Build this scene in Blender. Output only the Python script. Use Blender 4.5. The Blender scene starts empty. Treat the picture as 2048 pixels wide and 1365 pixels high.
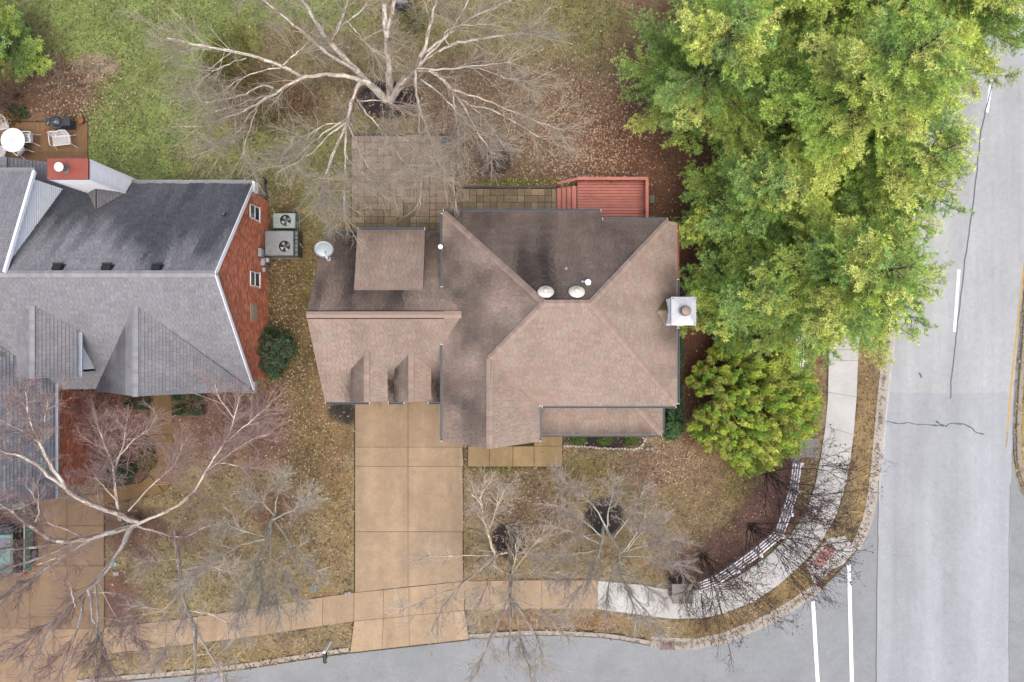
import bpy, math, random
import numpy as np
from mathutils import Matrix, Vector

scene = bpy.context.scene
COL = scene.collection
H, F, CX, CY = 38.0, 1400.0, 1024.0, 682.5

# ------------------------------------------------------------------ camera, sky, sun, exposure
cam_data = bpy.data.cameras.new("camera")
cam_data.sensor_width = 36.0
cam_data.lens = F / 2048.0 * 36.0
cam_data.clip_start = 0.5
cam_data.clip_end = 2000.0
cam = bpy.data.objects.new("camera", cam_data)
cam.location = (0, 0, H)
cam.rotation_euler = (0, 0, 0)
COL.objects.link(cam)
scene.camera = cam

SUN_EL, SUN_AZ = math.radians(74), math.radians(158)      # azimuth clockwise from +Y
world = bpy.data.worlds.new("World")
scene.world = world
world.use_nodes = True
wn = world.node_tree
for n in list(wn.nodes):
    wn.nodes.remove(n)
sky = wn.nodes.new("ShaderNodeTexSky")
sky.sky_type = 'NISHITA'
sky.sun_disc = False
sky.sun_elevation = SUN_EL
sky.sun_rotation = SUN_AZ
sky.air_density = 1.0
sky.dust_density = 5.0
sky.ozone_density = 0.3
bg = wn.nodes.new("ShaderNodeBackground")
bg.inputs['Strength'].default_value = 0.15
wo = wn.nodes.new("ShaderNodeOutputWorld")
wn.links.new(sky.outputs[0], bg.inputs[0])
wn.links.new(bg.outputs[0], wo.inputs[0])

sun_data = bpy.data.lights.new("sun", 'SUN')
sun_data.energy = 0.7
sun_data.angle = math.radians(60)
sun_data.color = (1.0, 0.95, 0.88)
sun = bpy.data.objects.new("sun", sun_data)
sd = Vector((math.sin(SUN_AZ) * math.cos(SUN_EL), math.cos(SUN_AZ) * math.cos(SUN_EL), math.sin(SUN_EL)))
sun.rotation_euler = sd.to_track_quat('Z', 'Y').to_euler()
sun.location = (0, 0, 60)
COL.objects.link(sun)

scene.view_settings.view_transform = 'Standard'
scene.view_settings.look = 'None'
scene.view_settings.gamma = 1.0
scene.view_settings.exposure = 1.47
scene.render.engine = 'CYCLES'
scene.cycles.max_bounces = 6
scene.cycles.diffuse_bounces = 3
scene.cycles.transparent_max_bounces = 4

# ------------------------------------------------------------------ helpers
GAIN = 2.6


def lin(c):
    c = np.asarray(c, float) / 255.0
    return np.where(c <= 0.04045, c / 12.92, ((c + 0.055) / 1.055) ** 2.4)


def alb(r, g, b, k=1.0):
    return np.clip(lin((r, g, b)) / GAIN * k, 0.004, 0.8)


def P(px, py, z=0.0):
    s = (H - z) / F
    return Vector(((px - CX) * s, (CY - py) * s, z))


def to_px(X, Y, z=0.0):
    return CX + X * F / (H - z), CY - Y * F / (H - z)


def vnoise(x, y, seed=0):
    x = np.asarray(x, float); y = np.asarray(y, float)
    xi = np.floor(x).astype(np.int64); yi = np.floor(y).astype(np.int64)
    fx = x - xi; fy = y - yi
    fx = fx * fx * (3 - 2 * fx); fy = fy * fy * (3 - 2 * fy)

    def h(a, b):
        n = (a * 374761393 + b * 668265263 + seed * 1442695041) & 0x7fffffff
        n = ((n ^ (n >> 13)) * 1274126177) & 0x7fffffff
        return ((n ^ (n >> 16)) & 0xffff) / 65535.0
    return (h(xi, yi) * (1 - fx) + h(xi + 1, yi) * fx) * (1 - fy) + (h(xi, yi + 1) * (1 - fx) + h(xi + 1, yi + 1) * fx) * fy


def fbm(x, y, seed=0, oct=3):
    s = 0; a = 0.5; t = 0
    for i in range(oct):
        s = s + a * vnoise(np.asarray(x) * 2 ** i, np.asarray(y) * 2 ** i, seed + i * 7)
        t += a; a *= 0.5
    return s / t


def inpoly(px, py, poly):
    px = np.asarray(px, float); py = np.asarray(py, float)
    res = np.zeros(px.shape, bool)
    n = len(poly)
    for i in range(n):
        x1, y1 = poly[i]; x2, y2 = poly[(i + 1) % n]
        if y1 == y2:
            continue
        c = ((y1 > py) != (y2 > py)) & (px < (x2 - x1) * (py - y1) / (y2 - y1) + x1)
        res ^= c
    return res


class MB:
    """collects polygons with one colour each"""
    def __init__(self):
        self.v = []; self.f = []; self.c = []

    def add(self, verts, faces, col=(0.5, 0.5, 0.5)):
        o = len(self.v)
        self.v.extend([tuple(p) for p in verts])
        for f in faces:
            self.f.append(tuple(i + o for i in f))
            self.c.append(tuple(col))

    def box(self, c, s, col=(0.5, 0.5, 0.5), rz=0.0, M=None):
        hx, hy, hz = s[0] / 2, s[1] / 2, s[2] / 2
        pts = [Vector((x, y, z)) for z in (-hz, hz) for y in (-hy, hy) for x in (-hx, hx)]
        R = Matrix.Rotation(rz, 3, 'Z') if M is None else M
        pts = [R @ p + Vector(c) for p in pts]
        self.add(pts, [(0, 2, 3, 1), (4, 5, 7, 6), (0, 1, 5, 4), (2, 6, 7, 3), (0, 4, 6, 2), (1, 3, 7, 5)], col)

    def beam(self, a, b, w, h, col=(0.5, 0.5, 0.5), up=(0, 0, 1)):
        a = Vector(a); b = Vector(b); d = b - a
        L = d.length
        if L < 1e-6:
            return
        d.normalize()
        u = Vector(up)
        s = d.cross(u)
        if s.length < 1e-4:
            s = d.cross(Vector((1, 0, 0)))
        s.normalize(); t = s.cross(d)
        M = Matrix((s, d, t)).transposed()
        self.box((a + b) / 2, (w, L, h), col, M=M)

    def prism(self, poly, z0, z1, col=(0.5, 0.5, 0.5)):
        n = len(poly)
        area = sum(poly[i][0] * poly[(i + 1) % n][1] - poly[(i + 1) % n][0] * poly[i][1] for i in range(n))
        if area < 0:
            poly = poly[::-1]
        v = [(p[0], p[1], z0) for p in poly] + [(p[0], p[1], z1) for p in poly]
        f = [tuple(range(n - 1, -1, -1)), tuple(range(n, 2 * n))]
        f += [(i, (i + 1) % n, n + (i + 1) % n, n + i) for i in range(n)]
        self.add(v, f, col)

    def tube(self, pts, rad, sides=8, col=(0.5, 0.5, 0.5), cap=True):
        pts = [Vector(p) for p in pts]
        n = len(pts)
        if not hasattr(rad, '__len__'):
            rad = [rad] * n
        v = []; f = []
        ref = None
        for i, p in enumerate(pts):
            d = (pts[min(i + 1, n - 1)] - pts[max(i - 1, 0)]).normalized()
            if ref is None:
                ref = d.orthogonal().normalized()
            s = (ref - d * ref.dot(d)).normalized(); ref = s
            t = d.cross(s)
            for k in range(sides):
                a = 2 * math.pi * k / sides
                v.append(p + (s * math.cos(a) + t * math.sin(a)) * rad[i])
        for i in range(n - 1):
            for k in range(sides):
                f.append((i * sides + k, i * sides + (k + 1) % sides, (i + 1) * sides + (k + 1) % sides, (i + 1) * sides + k))
        if cap:
            f.append(tuple(range(sides - 1, -1, -1)))
            f.append(tuple((n - 1) * sides + k for k in range(sides)))
        self.add(v, f, col)

    def lathe(self, prof, c, sides=20, col=(0.5, 0.5, 0.5), M=None):
        v = []; f = []
        n = len(prof)
        R = M or Matrix.Identity(3)
        for (r, z) in prof:
            for k in range(sides):
                a = 2 * math.pi * k / sides
                v.append(R @ Vector((r * math.cos(a), r * math.sin(a), z)) + Vector(c))
        for i in range(n - 1):
            for k in range(sides):
                f.append((i * sides + k, i * sides + (k + 1) % sides, (i + 1) * sides + (k + 1) % sides, (i + 1) * sides + k))
        f.append(tuple(range(sides - 1, -1, -1)))
        f.append(tuple((n - 1) * sides + k for k in range(sides)))
        self.add(v, f, col)


WORLD_LOC = {}


def link(o, parent=None, local=False):
    COL.objects.link(o)
    if parent is not None:
        o.parent = parent
        if not local:
            l = WORLD_LOC.get(parent.name, Vector((0, 0, 0)))
            o.matrix_parent_inverse = Matrix.Translation(-l)
    return o


def tag(o, label=None, cat=None, group=None, kind=None):
    if label: o['label'] = label
    if cat: o['category'] = cat
    if group: o['group'] = group
    if kind: o['kind'] = kind
    return o


def thing(name, label, cat, loc, group=None, rz=0.0):
    o = bpy.data.objects.new(name, None)
    o.empty_display_size = 0.3
    o.location = loc
    o.rotation_euler = (0, 0, rz)
    COL.objects.link(o)
    WORLD_LOC[o.name] = Vector(loc)
    return tag(o, label, cat, group)


def mesh_np(name, V, Fc, C, domain='FACE', smooth=False):
    """V (n,3); Fc (m,k) int; C (m,3) face colours or (n,3) point colours"""
    V = np.asarray(V, np.float32); Fc = np.asarray(Fc, np.int32)
    me = bpy.data.meshes.new(name)
    n, m, k = len(V), len(Fc), Fc.shape[1]
    me.vertices.add(n)
    me.vertices.foreach_set('co', V.ravel())
    me.loops.add(m * k)
    me.loops.foreach_set('vertex_index', Fc.ravel())
    me.polygons.add(m)
    me.polygons.foreach_set('loop_start', np.arange(0, m * k, k, dtype=np.int32))
    me.polygons.foreach_set('loop_total', np.full(m, k, np.int32))
    if smooth:
        me.polygons.foreach_set('use_smooth', np.ones(m, bool))
    a = me.attributes.new('Col', 'FLOAT_COLOR', domain)
    cc = np.ones((len(C), 4), np.float32); cc[:, :3] = C
    a.data.foreach_set('color', cc.ravel())
    me.update(calc_edges=True)
    return me


def ob(name, mb, mat, parent=None, local=False, smooth=False, bevel=0.0, recentre=True):
    if isinstance(mb, MB):
        V = np.array(mb.v, float)
        off = np.zeros(3)
        if parent is None and recentre and not local and len(V):
            off = np.array([(V[:, 0].min() + V[:, 0].max()) / 2, (V[:, 1].min() + V[:, 1].max()) / 2, V[:, 2].min()])
        me = bpy.data.meshes.new(name)
        me.from_pydata((V - off).tolist(), [], mb.f)
        a = me.attributes.new('Col', 'FLOAT_COLOR', 'FACE')
        cc = np.ones((len(mb.f), 4), np.float32); cc[:, :3] = np.array(mb.c, np.float32)
        a.data.foreach_set('color', cc.ravel())
        if smooth:
            me.polygons.foreach_set('use_smooth', np.ones(len(mb.f), bool))
        me.update()
    else:
        me = mb; off = np.zeros(3)
    o = bpy.data.objects.new(name, me)
    if mat is not None and len(me.materials) == 0:
        me.materials.append(mat)
    link(o, parent, local)
    if parent is None and isinstance(mb, MB):
        o.location = off
        WORLD_LOC[o.name] = Vector(off)
    if bevel:
        md = o.modifiers.new('bevel', 'BEVEL'); md.width = bevel; md.segments = 2; md.limit_method = 'ANGLE'
    return o


def copy_tree(o, parent=None):
    c = o.copy()
    COL.objects.link(c)
    c.parent = parent
    for ch in o.children:
        copy_tree(ch, c)
    return c


# ------------------------------------------------------------------ materials
def mat_attr(name, rough=0.85, noise=((8.0, 0.15),), bump=0.0, bump_scale=40.0, transl=0.0, metal=0.0, spec=0.3, stretch=None, twoside=False):
    m = bpy.data.materials.new(name)
    m.use_nodes = True
    nt = m.node_tree; N = nt.nodes; L = nt.links
    for n in list(N): N.remove(n)
    out = N.new('ShaderNodeOutputMaterial')
    at = N.new('ShaderNodeAttribute'); at.attribute_name = 'Col'
    geo = N.new('ShaderNodeNewGeometry')
    pos = geo.outputs['Position']
    if stretch:
        mp = N.new('ShaderNodeMapping'); mp.inputs['Scale'].default_value = stretch
        L.new(pos, mp.inputs['Vector']); pos = mp.outputs['Vector']
    col = at.outputs['Color']
    for nz_ in noise:
        sc, amt = nz_[0], nz_[1]
        vec = pos
        if len(nz_) > 2:
            mp2 = N.new('ShaderNodeMapping'); mp2.inputs['Scale'].default_value = nz_[2]
            L.new(geo.outputs['Position'], mp2.inputs['Vector']); vec = mp2.outputs['Vector']
        nz = N.new('ShaderNodeTexNoise'); nz.inputs['Scale'].default_value = sc
        nz.inputs['Detail'].default_value = 4; nz.inputs['Roughness'].default_value = 0.6
        L.new(vec, nz.inputs['Vector'])
        mr = N.new('ShaderNodeMapRange')
        mr.inputs['From Min'].default_value = 0.3; mr.inputs['From Max'].default_value = 0.7
        mr.inputs['To Min'].default_value = 1 - amt; mr.inputs['To Max'].default_value = 1 + amt
        if len(nz_) > 3:      # sparse stains: only the peaks of the noise darken
            mr.inputs['From Min'].default_value = nz_[3]; mr.inputs['From Max'].default_value = nz_[3] + 0.08
            mr.inputs['To Min'].default_value = 1.0; mr.inputs['To Max'].default_value = 1 - amt
        L.new(nz.outputs['Fac'], mr.inputs['Value'])
        mx = N.new('ShaderNodeMix'); mx.data_type = 'RGBA'; mx.blend_type = 'MULTIPLY'
        mx.inputs['Factor'].default_value = 1.0
        L.new(col, mx.inputs['A']); L.new(mr.outputs['Result'], mx.inputs['B'])
        col = mx.outputs['Result']
    b = N.new('ShaderNodeBsdfPrincipled')
    b.inputs['Roughness'].default_value = rough
    b.inputs['Metallic'].default_value = metal
    b.inputs['Specular IOR Level'].default_value = spec
    L.new(col, b.inputs['Base Color'])
    if bump:
        nz = N.new('ShaderNodeTexNoise'); nz.inputs['Scale'].default_value = bump_scale
        nz.inputs['Detail'].default_value = 3
        L.new(pos, nz.inputs['Vector'])
        bp = N.new('ShaderNodeBump'); bp.inputs['Strength'].default_value = bump; bp.inputs['Distance'].default_value = 0.03
        L.new(nz.outputs['Fac'], bp.inputs['Height']); L.new(bp.outputs['Normal'], b.inputs['Normal'])
    sh = b.outputs[0]
    if transl:
        tr = N.new('ShaderNodeBsdfTranslucent'); L.new(col, tr.inputs['Color'])
        ms = N.new('ShaderNodeMixShader'); ms.inputs[0].default_value = transl
        L.new(sh, ms.inputs[1]); L.new(tr.outputs[0], ms.inputs[2]); sh = ms.outputs[0]
    L.new(sh, out.inputs['Surface'])
    return m


M_ground = mat_attr('ground_soil', 0.95, ((1.3, 0.12), (7.0, 0.30), (16.0, 0.40), (40.0, 0.35)), bump=0.6, bump_scale=30)
M_grass = mat_attr('grass_blades', 0.7, (), transl=0.25)
M_leaf = mat_attr('dry_leaves', 0.8, ((20.0, 0.2),))
M_asphalt = mat_attr('worn_asphalt', 0.9, ((0.8, 0.13, (1, .05, 1)), (0.5, 0.07, (1, .5, 1)), (4.0, 0.06), (22.0, 0.10), (60.0, 0.22), (5.0, .22, (1, 1, 1), .70), (1.1, .10, (1, .6, 1), .62)), bump=0.25, bump_scale=120)
M_aspatch = mat_attr('street_asphalt', 0.9, ((0.5, 0.10), (5.0, 0.06), (22.0, 0.10), (60.0, 0.22), (5.0, .22, (1, 1, 1), .70), (0.9, .10, (.5, 1, 1), .62)), bump=0.25, bump_scale=120)
M_paint = mat_attr('road_paint', 0.6, ((3.0, 0.12), (25.0, 0.22)))
M_seal = mat_attr('crack_sealant', 0.45, ((10.0, 0.2),))
M_concrete = mat_attr('pale_concrete', 0.85, ((0.6, 0.09), (3.0, 0.06), (20.0, 0.07), (70.0, 0.08)), bump=0.1, bump_scale=90)
M_aggregate = mat_attr('exposed_aggregate', 0.9, ((0.55, 0.09), (2.2, 0.06), (0.9, 0.14, (1, .12, 1)), (1.6, .16, (1, .5, 1), .62), (9.0, 0.08), (24.0, 0.12), (60.0, 0.22)), bump=0.3, bump_scale=110)
M_paver = mat_attr('concrete_paver', 0.9, ((2.0, 0.18), (12.0, 0.15), (60.0, 0.18)), bump=0.3, bump_scale=60)
M_shingle = mat_attr('asphalt_shingle', 0.95, ((2.0, 0.06), (60.0, 0.12)), bump=0.15, bump_scale=150, spec=0.15)
M_under = mat_attr('roof_deck', 0.95, ((5.0, 0.1),))
M_wood = mat_attr('painted_wood', 0.75, ((1.2, 0.12), (6.0, 0.10, (.2, 1, 1)), (30.0, 0.16)))
M_brick = mat_attr('brick', 0.9, ((2.0, 0.10), (30.0, 0.15)), bump=0.2, bump_scale=60)
M_white = mat_attr('white_paint', 0.55, ((3.0, 0.05),))
M_metal = mat_attr('sheet_metal', 0.45, ((1.6, 0.10), (5.0, 0.10), (7.0, .25, (1, 1, 1), .66)), metal=0.25, spec=0.5)
M_dark = mat_attr('dark_plastic', 0.45, ((8.0, 0.1),))
M_carpaint = mat_attr('car_paint', 0.25, ((3.0, 0.03),), spec=0.6)
M_glass = mat_attr('dark_glass', 0.08, (), spec=0.7)
M_bark = mat_attr('tree_bark', 0.9, ((9.0, 0.30), (30.0, 0.30)), bump=0.5, bump_scale=25)
M_twig = mat_attr('twig_bark', 0.9, ((3.0, 0.15),))
M_needle = mat_attr('pine_needles', 0.6, ((0.8, 0.12),), transl=0.3)
M_leafy = mat_attr('evergreen_leaves', 0.5, ((1.5, 0.15),), transl=0.2)
M_stone = mat_attr('cut_stone', 0.9, ((4.0, 0.15), (25.0, 0.2)), bump=0.4, bump_scale=30)

rng = np.random.default_rng(7)
random.seed(7)


def xy(pts, z=0.0):
    return [(P(a, b, z).x, P(a, b, z).y) for a, b in pts]


# ------------------------------------------------------------------ ground layout (source pixels at ground level)
RZ = -0.12   # road level
kerb_right_in = [(1900, -400), (1866, -40), (1845, 120), (1826, 300), (1800, 520), (1778, 720), (1764, 860), (1757, 940), (1750, 1000), (1738, 1050), (1716, 1098), (1682, 1140), (1644, 1178), (1592, 1216), (1530, 1252), (1450, 1284), (1390, 1297), (1300, 1292), (1240, 1281), (1200, 1276), (1120, 1272), (1050, 1272), (938, 1279), (820, 1292), (700, 1307), (600, 1322), (480, 1341), (350, 1355), (215, 1366), (0, 1388), (-400, 1430)]
road_poly = kerb_right_in + [(-400, 1900), (3200, 1900), (3200, 1180), (2110, 1062), (2062, 1012), (2040, 972), (2030, 942), (2026, 905), (2030, 800), (2044, 620), (2060, 420), (2090, 120), (2120, -400)]
driveway_l = [(-200, 1000), (62, 1000), (62, 990), (208, 990), (208, 1262), (160, 1320), (150, 1372), (-200, 1400)]
hard_polys = [road_poly,
              [(710, 780), (924, 780), (926, 1165), (930, 1222), (940, 1282), (698, 1308), (708, 1240), (708, 1184)],
              driveway_l,
              [(936, 868), (1125, 868), (1125, 934), (936, 934)],
              [(702, 271), (912, 271), (912, 376), (1118, 376), (1118, 480), (702, 480)],
              [(-50, 245), (176, 245), (176, 335), (-50, 335)],
              [(300, 780), (345, 780), (345, 960), (330, 985), (208, 1010), (208, 975), (280, 965), (300, 940)]]
side_up = [(1658, 700), (1656, 800), (1650, 860), (1641, 920), (1631, 970), (1611, 1030), (1581, 1069), (1537, 1112), (1478, 1153), (1440, 1170), (1389, 1181), (1340, 1180), (1280, 1170), (1195, 1162)]
side_lo = [(1717, 700), (1713, 800), (1707, 870), (1699, 930), (1689, 980), (1671, 1034), (1640, 1088), (1603, 1130), (1555, 1172), (1507, 1204), (1448, 1227), (1407, 1237), (1340, 1238), (1195, 1219)]
side_top_u = [(1745, -300), (1722, 0), (1700, 250), (1672, 560), (1658, 700)]
side_top_l = [(1805, -300), (1782, 0), (1760, 250), (1731, 560), (1717, 700)]
tan_up = [(1195, 1161), (1060, 1161), (928, 1163)]
tan_lo = [(1195, 1218), (1060, 1218), (930, 1221)]
west_up = [(708, 1186), (600, 1202), (480, 1222), (330, 1243), (208, 1256)]
west_lo = [(708, 1243), (600, 1259), (480, 1277), (330, 1294), (204, 1309)]
hard_polys += [side_up + side_lo[::-1], side_top_u + side_top_l[::-1], tan_up + tan_lo[::-1], west_up + west_lo[::-1]]


def on_hard(px, py):
    r = np.zeros(np.shape(px), bool)
    for p in hard_polys:
        r |= inpoly(px, py, p)
    return r


ZONES = [  # cx, cy, rx, ry, colour, strength
    (300, 120, 460, 420, (116, 125, 66), 1.0),
    (560, 330, 220, 170, (120, 116, 70), 0.7),
    (575, 600, 70, 260, (112, 96, 58), 0.9),
    (1110, 240, 330, 220, (124, 104, 80), 1.0),
    (1010, 40, 260, 90, (126, 116, 74), 0.8),
    (1190, 60, 90, 110, (118, 112, 66), 0.6),
    (1460, 320, 280, 420, (112, 78, 56), 1.0),
    (1240, 300, 80, 60, (112, 74, 50), 0.7),
    (1385, 620, 75, 260, (100, 66, 48), 1.0),
    (1600, 420, 110, 420, (118, 78, 48), 0.9),
    (620, 150, 150, 130, (118, 100, 72), 0.8),
    (480, 110, 60, 90, (110, 106, 52), 0.7),
    (500, 190, 100, 80, (102, 84, 58), 0.8),
    (60, 185, 140, 85, (112, 84, 66), 1.0),
    (190, 135, 45, 32, (150, 128, 104), 0.8),
    (30, 60, 80, 80, (100, 96, 56), 0.8),
    (1070, 366, 130, 9, (108, 108, 36), 0.9),
    (640, 1000, 70, 260, (132, 104, 68), 0.7),
    (600, 950, 50, 180, (120, 106, 62), 0.5),
    (480, 1080, 220, 150, (142, 124, 86), 0.7),
    (400, 1160, 160, 60, (126, 116, 76), 0.5),
    (250, 870, 95, 130, (114, 82, 68), 1.0),
    (470, 850, 130, 90, (132, 98, 80), 0.8),
    (260, 1060, 70, 60, (112, 82, 66), 0.8),
    (240, 1190, 50, 55, (110, 80, 62), 0.9),
    (560, 1020, 70, 40, (120, 88, 68), 0.7),
    (1060, 1010, 150, 130, (136, 115, 85), 0.9),
    (1170, 960, 90, 40, (128, 112, 62), 0.7),
    (990, 940, 60, 10, (112, 108, 44), 0.8),
    (1420, 1000, 150, 130, (138, 116, 84), 0.9),
    (1490, 960, 60, 60, (118, 104, 62), 0.7),
    (1320, 925, 70, 60, (136, 112, 88), 0.8),
    (1560, 950, 45, 80, (112, 82, 70), 1.0),
    (1535, 1040, 60, 60, (114, 84, 74), 1.0),
    (1460, 1110, 80, 50, (114, 86, 74), 1.0),
    (1390, 1130, 60, 40, (110, 82, 70), 1.0),
    (1500, 830, 140, 110, (100, 66, 46), 0.9),
    (1730, 900, 32, 240, (138, 114, 78), 1.0),
    (1600, 1190, 110, 60, (134, 110, 74), 0.9),
    (1450, 1255, 170, 22, (132, 108, 72), 0.9),
    (1100, 1245, 170, 22, (140, 108, 72), 0.8),
    (450, 1320, 240, 24, (138, 118, 74), 0.8),
    (2080, 850, 60, 180, (158, 136, 92), 1.0),
    (685, 825, 34, 26, (58, 52, 44), 1.0),
    (1208, 884, 92, 18, (58, 48, 46), 1.0),
    (930, 910, 8, 30, (92, 74, 52), 0.8),
]
MULCH = [(1018, 1083, 37, 38, (58, 50, 50)), (1207, 1032, 43, 42, (60, 52, 52)), (776, 200, 66, 42, (60, 50, 52)), (992, 328, 32, 27, (58, 50, 52))]


def zone_col(X, Y):
    X = np.asarray(X, float); Y = np.asarray(Y, float)
    px, py = to_px(X, Y)
    wx = (fbm(X * 0.9, Y * 0.9, 3) - 0.5) * 70
    wy = (fbm(X * 0.9, Y * 0.9, 11) - 0.5) * 70
    c = np.ones(X.shape + (3,)) * alb(138, 119, 86)
    for cx, cy, rx, ry, colr, st in ZONES:
        k = min(1.0, min(rx, ry) / 60.0)
        d = np.sqrt(((px + wx * k - cx) / rx) ** 2 + ((py + wy * k - cy) / ry) ** 2)
        w = np.clip((1.15 - d) / 0.45, 0, 1) * st
        w = w * w * (3 - 2 * w)
        c = c * (1 - w[..., None]) + alb(*colr) * w[..., None]
    m = 0.62 + 0.76 * fbm(X * 1.7, Y * 1.7, 21)
    g = fbm(X * 0.6, Y * 0.6, 31)[..., None]
    c = c * 1.3 * np.array([0.96, 1.02, 1.05]) * m[..., None] * (1 + (g - 0.5) * np.array([0.12, 0.24, 0.0]))
    for cx, cy, rx, ry, colr in MULCH:
        d = np.sqrt(((px + wx * 0.12 - cx) / rx) ** 2 + ((py + wy * 0.12 - cy) / ry) ** 2)
        w = np.clip((1.0 - d) / 0.12, 0, 1)[..., None]
        c = c * (1 - w) + alb(*colr) * w
    return c


def build_ground():
    gx = np.concatenate([[-600, -300, -150, -80, -50, -38], np.arange(-32, 32.01, 0.2), [38, 50, 80, 150, 300, 600]])
    gy = np.concatenate([[-600, -300, -150, -80, -50, -30], np.arange(-23, 23.01, 0.2), [30, 50, 80, 150, 300, 600]])
    X, Y = np.meshgrid(gx, gy)
    px, py = to_px(X, Y)
    road = inpoly(px, py, road_poly)
    for a_, b_ in ((11, 0), (-11, 0), (0, 11), (0, -11), (8, 8), (-8, -8), (8, -8), (-8, 8)):
        road = road | inpoly(px + a_, py + b_, road_poly)
    far = (np.abs(X) > 33) | (np.abs(Y) > 24)
    Z = np.where(road, RZ - 0.05, 0.0) + np.where(far, -0.3, 0.0)
    Z += np.where(~road & ~on_hard(px, py), (fbm(X * 0.7, Y * 0.7, 5) - 0.5) * 0.03 - 0.004, -0.02)
    C = zone_col(X, Y)
    hardm = on_hard(px, py) & ~road
    C[hardm] = alb(62, 54, 38)
    C[far] = alb(132, 120, 84)
    V = np.stack([X, Y, Z], -1).reshape(-1, 3)
    nx, ny = len(gx), len(gy)
    i = np.arange(nx * ny).reshape(ny, nx)
    Fc = np.stack([i[:-1, :-1], i[:-1, 1:], i[1:, 1:], i[1:, :-1]], -1).reshape(-1, 4)
    me = mesh_np('ground', V, Fc, C.reshape(-1, 3), 'POINT', True)
    o = ob('ground', me, M_ground)
    tag(o, kind='structure')


build_ground()


def sheet(poly_px, z, col, name, mat, parent=None, kind='structure', thick=0.0):
    mb = MB()
    p = [P(a, b, z) for a, b in poly_px]
    n = len(p)
    ar = sum(p[i].x * p[(i + 1) % n].y - p[(i + 1) % n].x * p[i].y for i in range(n))
    if ar < 0:
        p = p[::-1]
    if thick:
        mb.prism([(q.x, q.y) for q in p], z - thick, z, col)
    else:
        mb.add(p, [tuple(range(n))], col)
    o = ob(name, mb, mat, parent, recentre=False)
    if kind:
        o['kind'] = kind
    return o


# roads: one sheet for both streets, built as strips so that it triangulates well
asph = alb(192, 195, 195)
asph2 = alb(160, 164, 165)
road = sheet(road_poly, RZ, asph2, 'road', M_aspatch)
main_lane = sheet([(1757, 958), (1755, 1200), (1752, 1900), (2019, 1900), (2018, 1365), (2021, 1000), (2022, 960), (2023, 905), (2026, 800), (2040, 620), (2056, 420), (2086, 120), (2116, -400), (1903, -400), (1868, -40), (1848, 120), (1829, 300), (1803, 520), (1781, 720), (1768, 860)], RZ + 0.004, asph, 'road_surface', M_asphalt)
sheet([(1780, 785), (1763, 950), (1758, 1040), (1756, 1200), (1754, 1890), (2016, 1890), (2016, 1365), (2019, 1000), (2022, 905), (2025, 800), (2023, 784), (1900, 788)], RZ + 0.008, alb(182, 186, 189), 'road_patch', M_asphalt)


def ribbon(pts, w, z, col, name, mat, parent=None, kind=None, widths=None):
    mb = MB()
    pw = [P(a, b, z) for a, b in pts]
    L = []; R = []
    for i, p in enumerate(pw):
        d = pw[min(i + 1, len(pw) - 1)] - pw[max(i - 1, 0)]
        d.normalize()
        s = Vector((-d.y, d.x, 0)) * (widths[i] if widths else w) / 2
        L.append(p + s); R.append(p - s)
    for i in range(len(pw) - 1):
        mb.add([R[i], R[i + 1], L[i + 1], L[i]], [(0, 1, 2, 3)], col)
    o = ob(name, mb, mat, parent, recentre=False)
    if kind: o['kind'] = kind
    return o


def wiggle(pts, n, amp, seed):
    r = random.Random(seed)
    out = []
    for i in range(len(pts) - 1):
        for k in range(n):
            t = k / n
            out.append((pts[i][0] * (1 - t) + pts[i + 1][0] * t + r.uniform(-amp, amp), pts[i][1] * (1 - t) + pts[i + 1][1] * t + r.uniform(-amp, amp)))
    out.append(pts[-1])
    return out


mk = RZ + 0.012
white_mark = np.array([0.5, 0.5, 0.49])
for pts, w in (([(1626, 1203), (1631, 1290), (1636, 1372)], 0.20), ([(1698, 1130), (1701, 1250), (1704, 1372)], 0.20),
               ([(1983, 160), (1974, 225)], 0.16), ([(1918, 540), (1909, 664)], 0.16), ([(2052, -60), (2040, 40)], 0.16)):
    ribbon(pts, w, mk, white_mark, 'road_marking', M_paint, kind='structure')
ribbon([(1833, 290), (1808, 520), (1785, 712), (1775, 800), (1767, 900), (1762, 955)], 0.10, mk, alb(200, 200, 200), 'road_marking', M_paint, kind='structure')
ribbon([(2056, 480), (2047, 545), (2034, 660), (2021, 790), (2015, 862)], 0.10, mk, alb(216, 174, 92), 'road_marking', M_paint, kind='structure')
ribbon([(2015, 864), (2012, 895)], 0.11, mk - 0.002, alb(176, 160, 124), 'road_marking', M_paint, kind='structure')
sealc = alb(92, 104, 122)
ck = RZ + 0.016
ribbon(wiggle([(1985, 165), (1962, 262), (1948, 400), (1930, 520), (1915, 650), (1906, 735), (1902, 760), (1901, 798)], 7, 0.8, 1), 0.06, ck, sealc, 'road_crack_seal', M_seal, kind='structure')
cw = wiggle([(1771, 843), (1798, 848), (1820, 846), (1836, 850), (1862, 850), (1888, 854)], 3, 0.8, 2)
ribbon(cw, 0.06, ck, sealc, 'road_crack_seal', M_seal, kind='structure', widths=[0.04 + 0.10 * random.random() ** 2 for _ in cw])
cw = wiggle([(1872, 842), (1880, 849), (1892, 853), (1900, 847), (1928, 849), (1944, 856), (1952, 866), (1968, 869)], 3, 0.6, 3)
ribbon(cw, 0.06, ck + 0.003, sealc, 'road_crack_seal', M_seal, kind='structure', widths=[0.05 + 0.08 * random.random() ** 2 for _ in cw])
ribbon(wiggle([(1757, 962), (1756, 1080), (1753, 1200), (1752, 1372)], 8, 0.7, 4), 0.035, ck, alb(92, 98, 108), 'road_crack_seal', M_seal, kind='structure')
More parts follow.
